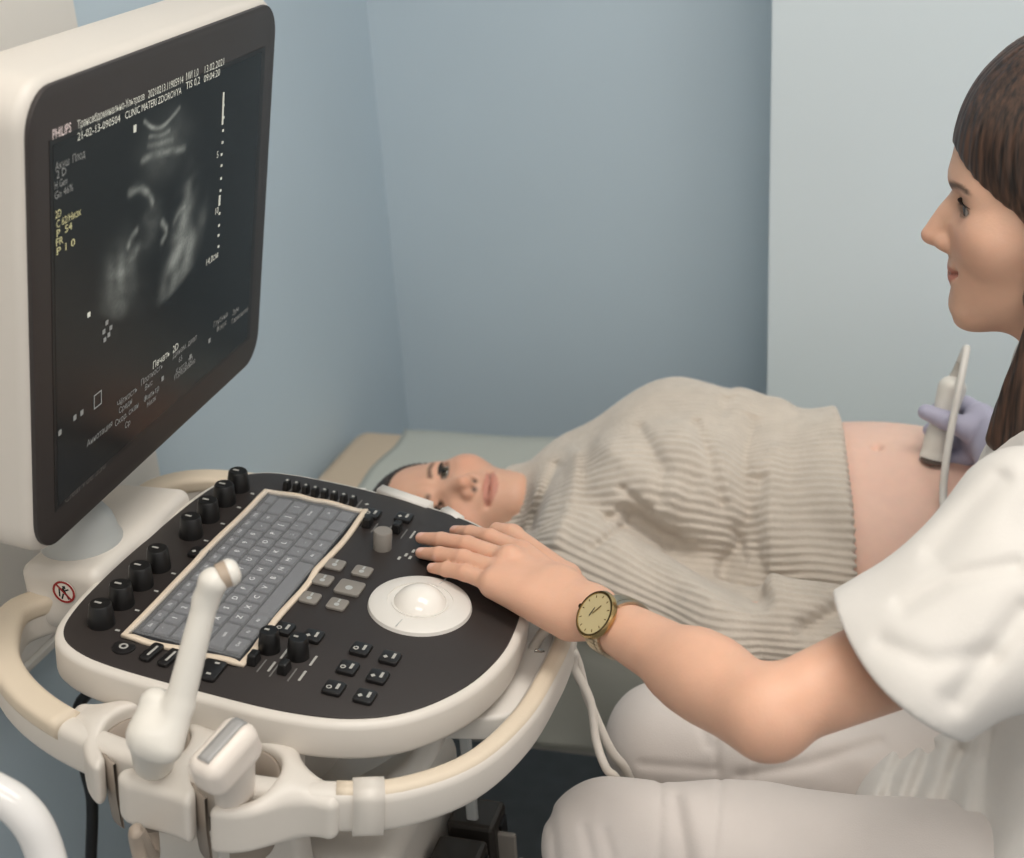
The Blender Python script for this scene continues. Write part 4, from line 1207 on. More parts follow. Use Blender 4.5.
# clothes: white tunic with short sleeves, white trousers
M_TUNIC = mat('white_cotton', (210, 205, 199), 0.75, var=0.03, vscale=30, bump=0.12, bscale=700, sheen=0.15)
M_TROU = mat('white_twill', (212, 203, 197), 0.75, var=0.03, vscale=30, bump=0.12, bscale=700, sheen=0.15)
HC = at(900, 680, 1.03)                               # hem of the left sleeve
h1, h2 = at(842, 620, 1.06), at(960, 738, 1.0)
HA = nrm(np.cross(ray(900, 680), h2 - h1)); HA = HA if HA @ (SL - EL) > 0 else -HA
TUG = []
def tunic0(p):
    gv = carve(p, TUG) if TUG else 0.0
    x, y, z = p[..., 0], p[..., 1], p[..., 2]
    d = s_econe(p, (0.59, 0.13, 0.62), (0.575, 0.205, 0.90), (0.175, 0.120), (0.158, 0.108), (0, 1, 0))
    d = sm(d, s_cone(p, SL + (0.03, 0.03, -0.005), SR + (0.0, -0.02, -0.005), 0.062, 0.062), 0.06)
    d = sm(d, s_ell(p, (0.56, 0.10, 0.585), (0.175, 0.185, 0.085)), 0.05)
    d = sm(d, s_ell(p, (0.51, 0.09, 0.62), (0.12, 0.16, 0.055)), 0.05)
    # long folds that run down the side and gather in the lap
    fo = 0.0085*vnoise(p*np.array([8, 6, 2.5]) + 0.25*(z - 0.7)[..., None], 8)*np.clip((0.92 - z)/0.15, 0.2, 1) + 0.0035*vnoise(p*np.array([12, 12, 5.0]), 9)
    d = d - fo + gv
    ac = (p - HC) @ np.cross(HA, ray(900, 680))
    sp = (p - HC) @ HA + 0.013 - 4.0*ac*ac
    slv = s_econe(p, SL + (0.02, 0.01, 0.0), lerp(EL, SL, 0.15), (0.064, 0.064), (0.060, 0.056), (0, 0, 1))
    slv = sm(slv, s_cone(p, at(905, 650, 1.045), at(1026, 536, 1.10), 0.050, 0.064), 0.03)
    slv = sm(slv, s_cone(p, at(915, 700, 1.02), at(1040, 625, 1.06), 0.040, 0.055), 0.04)
    slv = slv - 0.0050*vnoise(p*np.array([8.0, 8.0, 8.0]), 3) - 0.0035*np.sin(75*ac + 20*sp + 2.5*np.sin(16*sp + 9*z))*np.clip(1.2 - sp/0.12, 0, 1)
    slv = slv + gv
    slc = smx(slv, -sp, 0.002)
    slc = smx(slc, -np.maximum(s_cone(p, SL, EL, 0.054, 0.042), sp - 0.03), 0.002)
    d = sm(d, slc, 0.02)
    HB = lerp(RE, SR, 0.35); HAR = nrm(SR - RE)
    srv = smx(s_cone(p, SR, RE, 0.062, 0.066), -((p - HB) @ HAR), 0.004)
    d = sm(d, srv, 0.03)
    # neck opening
    d = smx(d, -s_cone(p, (0.535, 0.225, 0.985), (0.52, 0.235, 1.10), 0.062, 0.085), 0.01)
    return d
TUG = grooves((([(912, 738), (892, 775), (872, 850)], 0.012, 0.008), ([(930, 748), (912, 800), (905, 858)], 0.012, 0.008), ([(902, 745), (882, 790), (862, 840)], -0.006, 0.008), ([(962, 752), (945, 800), (938, 858)], 0.010, 0.009), ([(1000, 730), (985, 800), (975, 858)], 0.010, 0.012),
               ([(903, 604), (950, 578), (1015, 566)], 0.005, 0.007), ([(935, 552), (975, 505), (1000, 480)], 0.005, 0.009), ([(884, 645), (930, 662), (990, 655)], 0.004, 0.008), ([(955, 700), (990, 655), (1024, 612)], 0.007, 0.009)), tunic0, 0.85)
me, V = mesh_sdf('tunic', tunic0, (0.30, -0.27, 0.46), (0.82, 0.56, 1.08), 0.0028, margin=1.7)
link('tunic', me, DOC, M_TUNIC)
KN = np.array([0.162, -0.002, 0.622]); KF = np.array([0.178, 0.185, 0.605])
HN = np.array([0.53, 0.03, 0.592]); HF = np.array([0.55, 0.20, 0.585])
TRG = []
def trousers(p):
    x, y, z = p[..., 0], p[..., 1], p[..., 2]
    d = None
    for K, Hh, foot in ((KN, HN, (0.17, -0.02, 0.09)), (KF, HF, (0.20, 0.20, 0.09))):
        t = np.clip(((p - K) @ (Hh - K))/np.dot(Hh - K, Hh - K), 0, 1)
        e = s_cone(p, K, lerp(K, Hh, 0.35), 0.060, 0.070)
        e = sm(e, s_cone(p, lerp(K, Hh, 0.3), Hh, 0.069, 0.088), 0.02)
        e = sm(e, s_cone(p, K + np.array([0.012, 0, -0.01]), foot, 0.060, 0.045), 0.02)
        e = e + 0.0014*np.exp(-((t - 0.26)/0.007)**2)                    # seam above the knee
        e = e - 0.0025*vnoise(p*np.array([6.0, 9.0, 9.0]), 21)*np.clip(t*2, 0.2, 1)
        e = e - 0.0030*np.sin(60*(z - 0.6) + 50*(x - 0.17) + 2*np.sin(30*y))*np.exp(-((p[..., 0] - K[0] - 0.06)/0.05)**2)*np.clip((K[2] + 0.03 - z)/0.05, 0, 1)
        d = e if d is None else sm(d, e, 0.012)
    return d + (carve(p, TRG) if TRG else 0.0)
TRG = grooves((([(550, 812), (556, 858)], 0.0025, 0.005), ([(584, 828), (592, 858)], 0.0025, 0.005), ([(604, 832), (612, 858)], 0.003, 0.005), ([(661, 782), (658, 858)], 0.002, 0.004), ([(690, 800), (704, 858)], -0.003, 0.010), ([(676, 800), (686, 858)], 0.003, 0.006),
               ([(716, 728), (716, 768)], 0.0022, 0.0045), ([(642, 764), (714, 770)], 0.002, 0.005), ([(700, 722), (708, 745)], 0.003, 0.006), ([(740, 776), (810, 764), (880, 742)], 0.004, 0.006)), trousers, 0.9)
me, V = mesh_sdf('trousers', trousers, (0.04, -0.16, 0.04), (0.70, 0.34, 0.72), 0.0032, margin=1.5)
link('trousers', me, DOC, M_TROU)
for fx, fy in ((0.13, -0.02), (0.16, 0.20)):
    sh, _ = mesh_sdf('shoe', lambda p: smx(sm(s_econe(p, (fx+0.07, fy, 0.045), (fx-0.09, fy, 0.035), (0.036, 0.045), (0.040, 0.032), (0, 1, 0)), s_cone(p, (fx+0.045, fy, 0.05), (fx+0.045, fy, 0.11), 0.036, 0.040), 0.02), 0.004 - p[..., 2], 0.003), (fx-0.16, fy-0.07, -0.01), (fx+0.14, fy+0.07, 0.17), 0.005)
    link('shoe', sh, DOC, M_WHITE)
# hair
def hair_doc(p):
    q = (p - DH) @ DR
    x = np.abs(q[..., 0]); y = q[..., 1]; z = q[..., 2]
    a = np.stack([x, y, z], -1)
    d = s_ell(a, (0, -0.012, 0.046), (0.086, 0.106, 0.104))
    d = smx(d, y - np.interp(z, [-0.20, -0.05, -0.015, 0.004, 0.016, 0.030, 0.048, 0.062, 0.09], [0.015, 0.016, 0.022, 0.040, 0.060, 0.078, 0.094, 0.12, 0.15]), 0.006)
    d = smx(d, -(z + 0.05), 0.03)
    # curtains falling in front of the shoulders and down the back
    cu = s_econe(a, (0.073, -0.020, 0.030), (0.072, -0.018, -0.06), (0.038, 0.016), (0.036, 0.017), (0, 1, 0))
    cu = sm(cu, s_econe(a, (0.072, -0.018, -0.05), (0.064, 0.026, -0.20), (0.036, 0.017), (0.026, 0.014), (0, 1, 0)), 0.02)
    cu = cu + np.where(q[..., 0] > 0, 0.5*np.clip(-z - 0.03, 0, 0.08), 0)
    d = sm(d, cu, 0.02)
    d = sm(d, s_econe(a, (0, -0.075, 0.02), (0, -0.10, -0.20), (0.070, 0.030), (0.060, 0.022), (1, 0, 0)), 0.03)
    ph = np.arctan2(y + 0.02, q[..., 0])
    st = np.sin(ph*70 + 6*np.sin(z*25) + 2*np.sin(z*60 + x*50))*0.5 + np.sin(ph*31 + z*22 + 3)*0.5
    return d + 0.0006*st
me, V = mesh_sdf('hair', hair_doc, DH - np.array([0.14, 0.13, 0.25]), DH + np.array([0.18, 0.13, 0.16]), 0.0021)
def hair_mat(name, dark, light):
    m = mat(name, dark, 0.38, var=0.0, spec=0.6)
    nt = m.node_tree; N = nt.nodes; L = nt.links; bs = N['Principled BSDF']
    tc = N.new('ShaderNodeTexCoord'); mp = N.new('ShaderNodeMapping'); mp.inputs['Scale'].default_value = (260, 260, 16)
    L.new(tc.outputs['Object'], mp.inputs['Vector'])
    nz = N.new('ShaderNodeTexNoise'); nz.inputs['Scale'].default_value = 1.0; nz.inputs['Detail'].default_value = 3
    L.new(mp.outputs[0], nz.inputs['Vector'])
    rp = N.new('ShaderNodeValToRGB'); rp.color_ramp.elements[0].color = lin(*dark); rp.color_ramp.elements[1].color = lin(*light)
    rp.color_ramp.elements[0].position = 0.35; rp.color_ramp.elements[1].position = 0.75
    L.new(nz.outputs['Fac'], rp.inputs['Fac']); L.new(rp.outputs['Color'], bs.inputs['Base Color'])
    bp = N.new('ShaderNodeBump'); bp.inputs['Strength'].default_value = 0.5; bp.inputs['Distance'].default_value = 0.001
    L.new(nz.outputs['Fac'], bp.inputs['Height']); L.new(bp.outputs['Normal'], bs.inputs['Normal'])
    bs.inputs['Anisotropic'].default_value = 0.5
    return m
M_HAIR = hair_mat('hair_brown', (26, 18, 15), (92, 66, 52))
link('hair', me, DOC, M_HAIR)

# ------------------------------------------------------------------ the lying woman
SK2 = linv(226, 178, 152)
PFW = nrm((0.04, -0.56, 0.83)); PUP = -nrm((0.975, 0.10, 0.09)); PUP = nrm(PUP - PFW*np.dot(PUP, PFW)); PX = np.cross(PFW, PUP)
PR = np.stack([PX, PFW, PUP], 1)
PS = 0.95
PH = at(441, 489, 1.745) - PFW*0.088*PS
print('patient head', PH)
YC = PH[1]                                            # body line
CH = np.array([0.055, YC + 0.03, 0.670])
def torso(p):
    d = s_econe(p, (0.045, YC+0.03, 0.668), (0.20, YC+0.035, 0.672), (0.140, 0.095), (0.135, 0.098), (0, 1, 0))
    d = sm(d, s_econe(p, (0.20, YC+0.035, 0.672), (0.50, YC+0.03, 0.662), (0.135, 0.098), (0.170, 0.088), (0, 1, 0)), 0.04)
    for s in (-1, 1): d = sm(d, s_ell(p, (0.135, YC+0.030+0.068*s, 0.745), (0.085, 0.075, 0.062)), 0.05)
    d = sm(d, s_ell(p, (0.375, YC+0.025, 0.690), (0.200, 0.145, 0.112)), 0.05)
    return d
NAV = None
SHN = onax(582, 560, 1, YC-0.125); ELN = onax(722, 626, 1, YC-0.195); WRN = np.array([0.47, YC-0.165, 0.655])
SHF = np.array([0.03, YC+0.185, 0.655]); ELF = np.array([0.24, YC+0.255, 0.625]); WRF = np.array([0.44, YC+0.235, 0.625])
def pat_body(p):
    d = torso(p) + 0.030*np.clip((0.315 - p[..., 0])/0.045, 0, 1)          # slimmer where the sweater hides it
    d = sm(d, s_econe(p, (0.02, YC+0.02, 0.66), PH + PR @ (np.array([0, -0.012, -0.05])*PS), (0.06, 0.055), (0.052, 0.052), (0, 1, 0)), 0.04)
    for S, E_, W_ in ((SHN, ELN, WRN), (SHF, ELF, WRF)):
        d = sm(d, sm(s_cone(p, S, E_, 0.034, 0.030), s_cone(p, E_, W_, 0.030, 0.025), 0.015), 0.03)
        fw = nrm(W_ - E_)
        def hand_(p, W_=W_, fw=fw):
          hd = s_econe(p, W_ + fw*0.01, W_ + fw*0.075, (0.028, 0.017), (0.036, 0.014), (0, 1, 0))
          for k in range(4):
              b = W_ + fw*(0.075) + np.array([0, (k-1.5)*0.018, 0.0])
              hd = sm(hd, chain(p, [b, b + fw*0.035 + (0, 0, 0.003), b + fw*0.066 - (0, 0, 0.006)], [0.0095, 0.0085, 0.0065], 0.003), 0.006)
          hd = sm(hd, chain(p, [W_ + fw*0.02 + (0, 0.024, 0), W_ + fw*0.055 + (0, 0.045, 0.0), W_ + fw*0.085 + (0, 0.052, -0.004)], [0.013, 0.011, 0.008], 0.004), 0.008)
          return hd
        d = sm(d, near(p, W_ + fw*0.07, 0.16, hand_), 0.012)
    d = sm(d, near(p, PH, 0.25, lambda s: head_local(((s - PH) @ PR)/PS, 0.5)*PS), 0.02)
    # navel: a small dimple
    d = smx(d, -s_ell(p, NAVP, (0.006, 0.006, 0.009)), 0.006)
    d = smx(d, 0.5765 - p[..., 2], 0.004)
    return d
_n = onax(877, 441, 1, YC+0.0)
NAVP = np.array([_n[0], YC + 0.0, 1.0])
for _ in range(60): NAVP[2] -= 0.9*torso(NAVP[None])[0]
NAVP[2] += 0.001
print('navel', NAVP, _n)
me, V = mesh_sdf('person', pat_body, (-0.40, YC-0.30, 0.55), (0.78, YC+0.38, 0.92), 0.0028)
q = ((V - PH) @ PR)/PS
C = head_cols(q, SK2, linv(204, 142, 124), linv(62, 42, 34), 0.5)
far_ = np.linalg.norm(V - PH, axis=1) > 0.18
bel = np.clip((V[:, 0] - 0.15)/0.1, 0, 1)[:, None]
C = np.where(far_[:, None], SK2*(1-bel) + linv(234, 196, 178)*bel, C)
vcol(me, 'col', C)
PAT = link('person', me, None, M_SKIN)
tag(PAT, 'woman in a grey knitted sweater lying on the couch with bare pregnant belly', 'person')
lashes(PAT, PH, PR, PS)
make_eyes(PAT, PH, PR, PS, (0.05, 1.0, 0.12), (66, 60, 48))
# hair: thin cap swept back, spread under the head
def hair_pat(p):
    q = ((p - PH) @ PR)/PS
    x = np.abs(q[..., 0]); y = q[..., 1]; z = q[..., 2]
    a = np.stack([x, y, z], -1)
    d = s_ell(a, (0, -0.010, 0.038), (0.080, 0.099, 0.088))
    d = smx(d, y - np.interp(z, [-0.20, -0.05, 0.0, 0.03, 0.055, 0.072, 0.085, 0.1], [-0.005, 0.000, 0.012, 0.030, 0.052, 0.074, 0.12, 0.15]), 0.006)
    d = smx(d, -(z + 0.07), 0.03)
    d = sm(d, s_cone(a, (0.055, -0.03, -0.03), (0.045, -0.035, -0.12), 0.03, 0.016), 0.02)
    ph = np.arctan2(z - 0.04, q[..., 0])
    d = d + 0.0010*np.sin(ph*60 + 5*np.sin(y*40))
    w = smx(d*PS, 0.5768 - p[..., 2], 0.004)
    return w
me, V = mesh_sdf('hair', hair_pat, PH - 0.18, PH + 0.18, 0.0026)
link('hair', me, PAT, hair_mat('hair_dark', (30, 22, 19), (70, 52, 42)))

# knitted sweater: real ribs that run along body and sleeves
TA = np.array([0.0, YC+0.025, 0.665])
HEM0, HEMN = np.array([0.335, YC, 0.70]), nrm((1.0, 0.16, 0.06))
def arm_axis(p, S, E_, W_):
    """closest segment frame -> distance field of a sleeve and the angle round it"""
    d1 = s_cone(p, S, E_, 0.066, 0.056); d2 = s_cone(p, E_, W_, 0.055, 0.046)
    return d1, d2
def sweater_parts(p):
    x, y, z = p[..., 0], p[..., 1], p[..., 2]
    t = torso(p) - 0.017
    # soft big folds across the front
    fo = 0.010*np.exp(-((x - 0.222 - 0.06*(z - 0.75) + 0.01*np.sin(z*40))/0.010)**2)*np.clip((0.83 - z)/0.05, 0, 1)*(y < YC + 0.05)
    fo = fo + 0.006*np.exp(-((x - 0.170 - 0.35*(z - 0.78))/0.012)**2)*np.clip((0.85 - z)/0.06, 0, 1)*(y < YC + 0.08)
    fo = fo - 0.005*np.exp(-((x - 0.247)/0.016)**2)
    fo = fo + 0.0035*np.sin(48*(x + 0.5*z) + 2*np.sin(20*z + 9*y)) + 0.003*np.sin(30*z + 22*x + 3*np.sin(15*y))
    t = t + fo
    t = sm(t, s_cone(p, SHN + (-0.005, 0.02, 0), SHF + (-0.005, -0.02, 0), 0.066, 0.066), 0.04)
    arms = []
    for S, E_, W_ in ((SHN, ELN, WRN), (SHF, ELF, WRF)):
        a = sm(s_cone(p, S, E_, 0.064, 0.056), s_cone(p, E_, W_, 0.055, 0.045), 0.03)
        sgm = (p - S) @ nrm(W_ - S)
        a = a - 0.0035*np.sin(44*sgm + 18*(z-0.65) + 2.0*np.sin(20*sgm + 30*y)) - 0.004*np.sin(23*sgm + 2.0)
        c = lerp(E_, W_, 0.93); ax = nrm(W_ - E_)
        a = smx(a, (p - c) @ ax, 0.004)
        a = smx(a, -np.maximum(s_cone(p, E_, W_, 0.04, 0.036), -((p - c) @ ax) - 0.06), 0.003)
        arms.append(a)
    # roll collar
    n0 = np.array([0.0, YC+0.02, 0.675]); n1 = PH + PR @ (np.array([0, -0.004, -0.098])*PS)
    cx = nrm(n1 - n0)
    co = s_econe(p, n0, n1, (0.086, 0.078), (0.080, 0.075), (0, 1, 0))
    co = co - 0.004*np.sin(65*((p - n0) @ cx) + 1.0)
    co = smx(co, (p - n1) @ cx - 0.008, 0.008)
    co = smx(co, -np.maximum(s_econe(p, n0, n1 + cx*0.1, (0.062, 0.06), (0.063, 0.060), (0, 1, 0)), -((p - n1) @ cx) - 0.05), 0.005)
    return t, arms, co, n0, cx
RS = 0.0078
def base_sw(p):
    t, arms, co, n0, cx = sweater_parts(p)
    return np.minimum(np.minimum(t, arms[0]), co)
SWG = grooves((([(632, 517), (665, 541), (700, 566), (736, 588), (758, 598)], 0.026, 0.0125), ([(640, 515), (676, 535), (712, 556), (745, 575)], 0.016, 0.018), ([(760, 480), (758, 530), (756, 598)], 0.010, 0.010), ([(775, 450), (772, 520), (770, 590)], -0.005, 0.014),
               ([(727, 388), (724, 408)], 0.004, 0.010), ([(594, 548), (622, 528)], 0.006, 0.005), ([(622, 488), (650, 512)], 0.007, 0.005), ([(606, 520), (628, 505)], 0.005, 0.005),
               ([(696, 425), (710, 460), (722, 505)], 0.007, 0.008), ([(612, 450), (640, 474), (690, 500)], -0.006, 0.014), ([(806, 628), (826, 618), (846, 606)], 0.018, 0.010),
               ([(640, 430), (662, 470), (660, 500)], 0.006, 0.009), ([(735, 530), (745, 560)], 0.006, 0.006), ([(556, 466), (542, 500), (530, 528)], 0.008, 0.007), ([(575, 455), (570, 500), (556, 540)], -0.006, 0.010)), base_sw, 1.25)
def creases(p): return carve(p, SWG)
def ribs(p, t, arms, co, n0, cx):
    x, y, z = p[..., 0], p[..., 1], p[..., 2]
    rt = np.arctan2(y - TA[1], z - 0.60 + 0*x)*0.175/RS + 0.22*np.sin(31*x + 9*z) + 0.12*np.sin(73*x + 20*y)
    out = rt
    m = np.minimum(arms[0], arms[1]) < t
    for a, (S, E_, W_) in zip(arms, ((SHN, ELN, WRN), (SHF, ELF, WRF))):
        ax = nrm(W_ - S); s1 = nrm(np.cross(ax, (0, 1, 0))); s2 = np.cross(ax, s1)
        mid = E_
        # centre line bends at the elbow
        s_ = np.clip(((p - S) @ (E_ - S))/np.dot(E_ - S, E_ - S), 0, 1)[..., None]*(E_ - S) + S
        e_ = np.clip(((p - E_) @ (W_ - E_))/np.dot(W_ - E_, W_ - E_), 0, 1)[..., None]*(W_ - E_) + E_
        cpt = np.where((((p - E_) @ ax) < 0)[..., None], s_, e_)
        r = np.arctan2((p - cpt) @ s1, (p - cpt) @ s2)*0.055/RS
        out = np.where((a < t) & (a <= np.minimum(arms[0], arms[1])), r, out)
    s1 = nrm(np.cross(cx, (0, 1, 0))); s2 = np.cross(cx, s1)
    rc = np.arctan2((p - n0) @ s1, (p - n0) @ s2)*0.076/RS
    out = np.where(co < np.minimum(t, np.minimum(arms[0], arms[1])) - 0.004, rc, out)
    return out
def sweater(p):
    t, arms, co, n0, cx = sweater_parts(p)
    rb = ribs(p, t, arms, co, n0, cx)
    hem = (p - HEM0) @ HEMN
    tc = smx(t, hem, 0.006)
    tc = smx(tc, -np.maximum(torso(p) - 0.0065, -(hem + 0.045)), 0.004)
    d = sm(tc, co, 0.010)
    for a in arms: d = sm(d, a, 0.004)
    d = d + creases(p)
    d = d - 0.0013*np.cos(2*pi*rb)
    return smx(d, 0.5775 - p[..., 2], 0.003)
me, V = mesh_sdf('sweater', sweater, (-0.14, YC-0.30, 0.56), (0.48, YC+0.40, 0.93), 0.0024, margin=2.4)
t, arms, co, n0, cx = sweater_parts(V)
vfloat(me, 'rib', ribs(V, t, arms, co, n0, cx))
def knit_mat():
    m = mat('grey_knit', (208, 197, 184), 0.9, var=0.12, vscale=45, sheen=0.35, spec=0.2)
    nt = m.node_tree; N = nt.nodes; L = nt.links; bs = N['Principled BSDF']
    tc = N.new('ShaderNodeTexCoord')
    n1 = N.new('ShaderNodeTexNoise'); n1.inputs['Scale'].default_value = 260; n1.inputs['Detail'].default_value = 3
    L.new(tc.outputs['Object'], n1.inputs['Vector'])
    n2 = N.new('ShaderNodeTexNoise'); n2.inputs['Scale'].default_value = 900; n2.inputs['Detail'].default_value = 2
    L.new(tc.outputs['Object'], n2.inputs['Vector'])
    ad = N.new('ShaderNodeMath'); ad.operation = 'ADD'
    L.new(n1.outputs['Fac'], ad.inputs[0]); L.new(n2.outputs['Fac'], ad.inputs[1])
    bp = N.new('ShaderNodeBump'); bp.inputs['Strength'].default_value = 0.6; bp.inputs['Distance'].default_value = 0.0015
    L.new(ad.outputs[0], bp.inputs['Height']); L.new(bp.outputs['Normal'], bs.inputs['Normal'])
    return m
link('sweater', me, PAT, knit_mat())
# pale blue trousers / waistband below the belly
def pants(p):
    x, y, z = p[..., 0], p[..., 1], p[..., 2]
    d = s_econe(p, (0.47, YC+0.03, 0.662), (0.60, YC+0.03, 0.660), (0.180, 0.092), (0.185, 0.092), (0, 1, 0))
    d = sm(d, torso(p) - 0.008, 0.01)
    for s in (-1, 1):
        K = np.array([1.02, YC+0.03+0.11*s, 0.70]); F_ = np.array([1.40, YC+0.03+0.10*s, 0.63])
        d = sm(d, s_cone(p, (0.62, YC+0.03+0.085*s, 0.665), K, 0.088, 0.062), 0.03)
        d = sm(d, s_cone(p, K, F_, 0.060, 0.045), 0.02)
    cut = 0.385 + 1.4*np.clip(z - 0.685, 0, 1)
    d = smx(d, cut - x, 0.004)
    d = d - 0.002*np.sin(50*x + 20*y + 2*np.sin(30*z))
    return smx(d, 0.5775 - z, 0.003)
me, V = mesh_sdf('trousers', pants, (0.34, YC-0.22, 0.56), (1.48, YC+0.30, 0.92), 0.005)
link('trousers', me, PAT, mat('blue_cotton', (150, 176, 204), 0.8, var=0.06, vscale=40, bump=0.1, bscale=600))

# ------------------------------------------------------------------ wristwatch on the sonographer's left wrist
WC = lerp(WL, EL, 0.195)
view = nrm(CP - WC)
wa = nrm(EL - WL); wn = nrm(view - wa*np.dot(view, wa)); wt = np.cross(wn, wa)
def skin_r(c, d):
    lo_, hi_ = 0.002, 0.06
    for _ in range(24):
        m_ = (lo_+hi_)/2
        if doc_body((c + d*m_)[None])[0] < 0: lo_ = m_
        else: hi_ = m_
    return lo_
M_GOLD = mat('gold_metal', (196, 168, 118), 0.25, metal=1.0, var=0.03)
M_STEELW = mat('bracelet_steel', (214, 202, 180), 0.36, metal=1.0, var=0.05)
wc0 = WC + wn*(skin_r(WC, wn) + 0.0005)
WROT = basis(wt, wa, wn)
WT = empty('wristwatch', tuple(wc0), 'gold-rimmed wristwatch with champagne dial and steel bracelet on her wrist', 'watch')
def onw(name, me, x, y, z, parent, m, rz=0.0):
    return link(name, me, parent, m, loc=wc0 + (wt*x + wa*y)*1.1 + wn*z*1.1, rot=(WROT @ Matrix.Rotation(rz, 3, 'Z'))*1.1)
case = onw('case', lathe_me('case', [(0, 0), (0.0168, 0), (0.0190, 0.0018), (0.0192, 0.004), (0.0180, 0.0062), (0.0164, 0.0064), (0.0162, 0.0054), (0, 0.0054)], 44), 0, 0, 0, WT, M_GOLD)
dial = onw('dial', lathe_me('dial', [(0, 0), (0.0161, 0), (0.0161, 0.0003), (0, 0.0003)], 40), 0, 0, 0.0055, WT, mat('dial_champagne', (196, 180, 138), 0.35, metal=0.0, var=0.05))
for k in range(12):
    a = k*pi/6
    onw('hour_mark', box_me('hour_mark', 0.0006, 0.002, 0.0003), 0.0138*sin(a), 0.0138*cos(a), 0.0058, dial, M_GOLD, rz=-a)
onw('hand', box_me('hand', 0.0008, 0.0075, 0.0003), 0.0005, -0.0030, 0.0061, dial, M_BLACK, rz=radians(100))
onw('hand', box_me('hand', 0.0007, 0.0095, 0.0003), 0.0035, 0.001, 0.0064, dial, M_GOLD, rz=radians(-60))
onw('crown', lathe_me('crown', [(0, -0.0015), (0.0018, -0.0015), (0.0018, 0.0015), (0, 0.0015)], 12), 0.0, -0.0200, 0.0032, WT, M_GOLD)
bm = bmesh.new()
NL = 40
for k in range(NL):
    a = radians(40) + (2*pi - radians(80))*k/(NL-1)
    d_ = wn*cos(a) + wt*sin(a)
    r_ = skin_r(WC, d_) + 0.0022
    c_ = WC + d_*r_
    tg = nrm(-wn*sin(a) + wt*cos(a))
    nn_ = np.cross(tg, wa); nn_ = nn_ if np.dot(nn_, d_) > 0 else -nn_
    for j, (o_, w_) in enumerate(((-0.0066, 0.0056), (0.0, 0.0066), (0.0066, 0.0056))):
        R = bmesh.ops.create_cube(bm, size=1.0)
        for v in R['verts']:
            v.co = Vector(c_ + wa*(o_ + v.co.x*w_) + tg*(v.co.y*0.0027) + nn_*(v.co.z*0.0022 + (0.0003 if j == 1 else 0)))
link('bracelet', bm_mesh('bracelet', bm), WT, M_STEELW)

# ------------------------------------------------------------------ gloved right hand with the probe on the belly
B0 = march(931, 464, torso); print('probe foot', B0)
pd = np.linalg.norm(B0 - CP)
T0 = at(951, 392, pd - 0.01); pax = nrm(T0 - B0); plen = np.linalg.norm(T0 - B0)
HP = empty('scan_probe', tuple(B0), 'white hand-held scan probe pressed on the bare belly by a gloved hand', 'probe')
def sprobe(p):
    d = s_econe(p, B0 + pax*0.008, B0 + pax*plen*0.40, (0.0150, 0.012), (0.0115, 0.0105), (1, 0, 0))
    d = sm(d, s_econe(p, B0 + pax*plen*0.35, T0 + pax*0.004, (0.0110, 0.0105), (0.0155, 0.0145), (1, 0, 0)), 0.012)
    return smx(d, -((p - B0) @ pax) + 0.003, 0.004)
me, _ = mesh_sdf('body', sprobe, np.minimum(B0, T0)-0.05, np.maximum(B0, T0)+0.05, 0.0018)
link('body', me, HP, M_PROBE)
s1 = nrm(np.cross(pax, (1, 0, 0.2))); R_ = basis(np.cross(s1, pax), s1, pax)
link('lens', lathe_me('lens', [(0, -0.001), (0.010, 0.0), (0.0135, 0.003), (0.014, 0.0065), (0, 0.0065)], 28), HP, mat('lens_grey', (92, 84, 78), 0.4), loc=B0, rot=R_)
link('strain_relief', tube_me('strain_relief', [T0 + pax*0.012, at(957, 372, pd), at(965, 351, pd)], [0.0085, 0.0055, 0.0042], 12), HP, mat('relief_grey', (176, 168, 158), 0.5))
link('cord', tube_me('cord', [at(960, 362, pd), at(966, 349, pd-0.008), at(966, 353, pd-0.022), at(960, 385, pd-0.040), at(951, 430, pd-0.05), at(945, 470, pd-0.055), at(943, 500, pd-0.06), at(944, 560, pd-0.12),
     np.array([0.36, 0.27, 0.60]), np.array([0.34, 0.26, 0.40]), np.array([0.24, 0.27, 0.25]), np.array([0.10, 0.20, 0.30]), np.array([0.075, 0.08, 0.45]), np.array([0.055, 0.06, 0.53])], 0.0042, 10), HP, M_WHITE)
M_GLOVE = mat('lavender_nitrile', (180, 177, 198), 0.45, var=0.06, vscale=25, bump=0.08, bscale=250)
gd = pd - 0.012
def glove(p):
    W0 = RW
    hp = at(978, 430, pd + 0.002)
    d = s_econe(p, W0, hp, (0.030, 0.024), (0.032, 0.020), (0, 0, 1))
    d = sm(d, s_cone(p, RW, lerp(RW, RE, 0.45), 0.029, 0.034), 0.015)
    F = []
    # thumb along the near side, fingers closing round the far side
    F.append(([at(985, 432, gd), at(966, 428, gd-0.012), at(945, 420, gd-0.012), at(926, 412, gd-0.008)], [0.0145, 0.0125, 0.0105, 0.0088]))
    F.append(([at(984, 415, pd+0.012), at(966, 405, pd+0.022), at(948, 404, pd+0.024), at(934, 412, pd+0.016)], [0.011, 0.0100, 0.0092, 0.0080]))
    F.append(([at(985, 430, pd+0.018), at(964, 424, pd+0.026), at(944, 424, pd+0.026), at(930, 430, pd+0.016)], [0.011, 0.0100, 0.0092, 0.0080]))
    F.append(([at(985, 444, pd+0.016), at(963, 442, pd+0.024), at(945, 443, pd+0.024), at(932, 447, pd+0.016)], [0.0105, 0.0098, 0.0088, 0.0078]))
    F.append(([at(984, 454, pd+0.010), at(965, 457, pd+0.018), at(950, 459, pd+0.018), at(940, 462, pd+0.013)], [0.0098, 0.0088, 0.0078, 0.0070]))
    return sm(d, fingers(p, F), 0.012)
gp = np.array([RW, lerp(RW, RE, 0.5), at(925, 412, gd), at(940, 460, pd+0.02)])
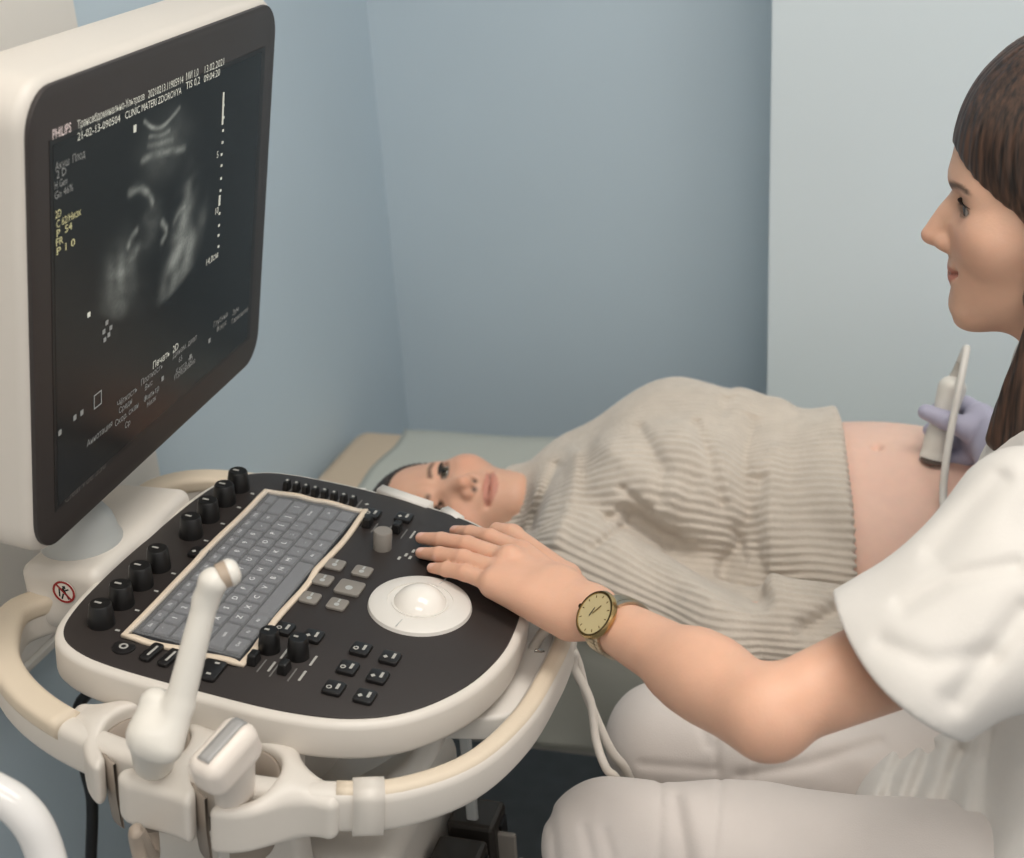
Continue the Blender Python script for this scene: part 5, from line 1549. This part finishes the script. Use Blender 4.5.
me, _ = mesh_sdf('glove', glove, gp.min(0)-0.06, gp.max(0)+0.06, 0.0022)
link('glove', me, DOC, M_GLOVE)

# ------------------------------------------------------------------ loose cables, tube frame, stool
cable('loose_cable', [np.array(pan(0.085, 0.05, -0.075)), at(548, 628, 1.27), at(566, 640, 1.30), at(577, 660, 1.33), at(585, 690, 1.35), at(599, 725, 1.37), at(612, 752, 1.39), at(628, 775, 1.42), at(640, 830, 1.50), np.array([0.15, 0.16, 0.20])],
      0.0046, M_CABW, 'white cable looping down between handrail and her knee, the one nearer the couch')
cable('loose_cable', [np.array(pan(0.10, 0.02, -0.09)), at(570, 655, 1.29), at(574, 668, 1.31), at(590, 700, 1.33), at(596, 740, 1.35), at(606, 768, 1.36), at(618, 782, 1.38), at(634, 830, 1.45), np.array([0.12, 0.12, 0.20])],
      0.0042, M_CABW, 'thin white cable hanging below the handrail beside her knee, the one nearer the camera')
fr = empty('tubular_frame', tuple(onax(20, 820, 2, 0.0)), 'bent glossy white metal tube standing at the lower left corner', 'frame')
M_GLOSS = mat('white_enamel', (226, 223, 220), 0.22, var=0.02)
fd = 1.06
top_ = [at(-90, 800, fd+0.03), at(-40, 786, fd+0.01), at(0, 795, fd), at(28, 818, fd), at(44, 850, fd+0.01), at(52, 890, fd+0.02), at(55, 940, fd+0.04)]
low = top_[-1].copy(); low[2] = 0.02; mid_ = (top_[-1] + low)/2
far_leg = top_[0].copy(); far_leg[2] = 0.02
link('tube', tube_me('tube', [far_leg, (top_[0]+far_leg)/2, top_[0] - (0, 0, 0.04)] + top_[1:] + [mid_, low], 0.0135, 16), fr, M_GLOSS)
for q_ in (low, far_leg):
    link('rubber_foot', lathe_me('rubber_foot', [(0, 0), (0.018, 0), (0.018, 0.02), (0.015, 0.03), (0, 0.03)], 16), fr, M_BLACK, loc=(q_[0], q_[1], 0.0))
st = empty('stool', (0.58, 0.11, 0), 'round black stool under the sitting woman in white scrubs', 'stool')
link('seat', lathe_me('seat', [(0, 0.43), (0.17, 0.43), (0.185, 0.445), (0.185, 0.475), (0.17, 0.492), (0, 0.495)], 40), st, M_BLACK, loc=(0.58, 0.11, 0))
link('gas_lift', lathe_me('gas_lift', [(0, 0.10), (0.026, 0.10), (0.026, 0.28), (0.016, 0.285), (0.016, 0.43), (0, 0.43)], 20), st, M_CHROME, loc=(0.58, 0.11, 0))
for k in range(5):
    a = 2*pi*k/5 + 0.3; d_ = np.array([cos(a), sin(a), 0])
    e_ = np.array([0.58, 0.11, 0.07]) + d_*0.25
    link('base_arm', tube_me('base_arm', [np.array([0.58, 0.11, 0.12]) + d_*0.02, np.array([0.58, 0.11, 0.10]) + d_*0.13, e_], [0.018, 0.016, 0.012], 10), st, M_CHROME)
    link('castor', lathe_me('castor', [(0, -0.012), (0.022, -0.012), (0.025, -0.008), (0.025, 0.008), (0.022, 0.012), (0, 0.012)], 18), st, M_BLACK, loc=(e_[0], e_[1], 0.025), rot=Matrix.Rotation(pi/2, 3, 'X'))
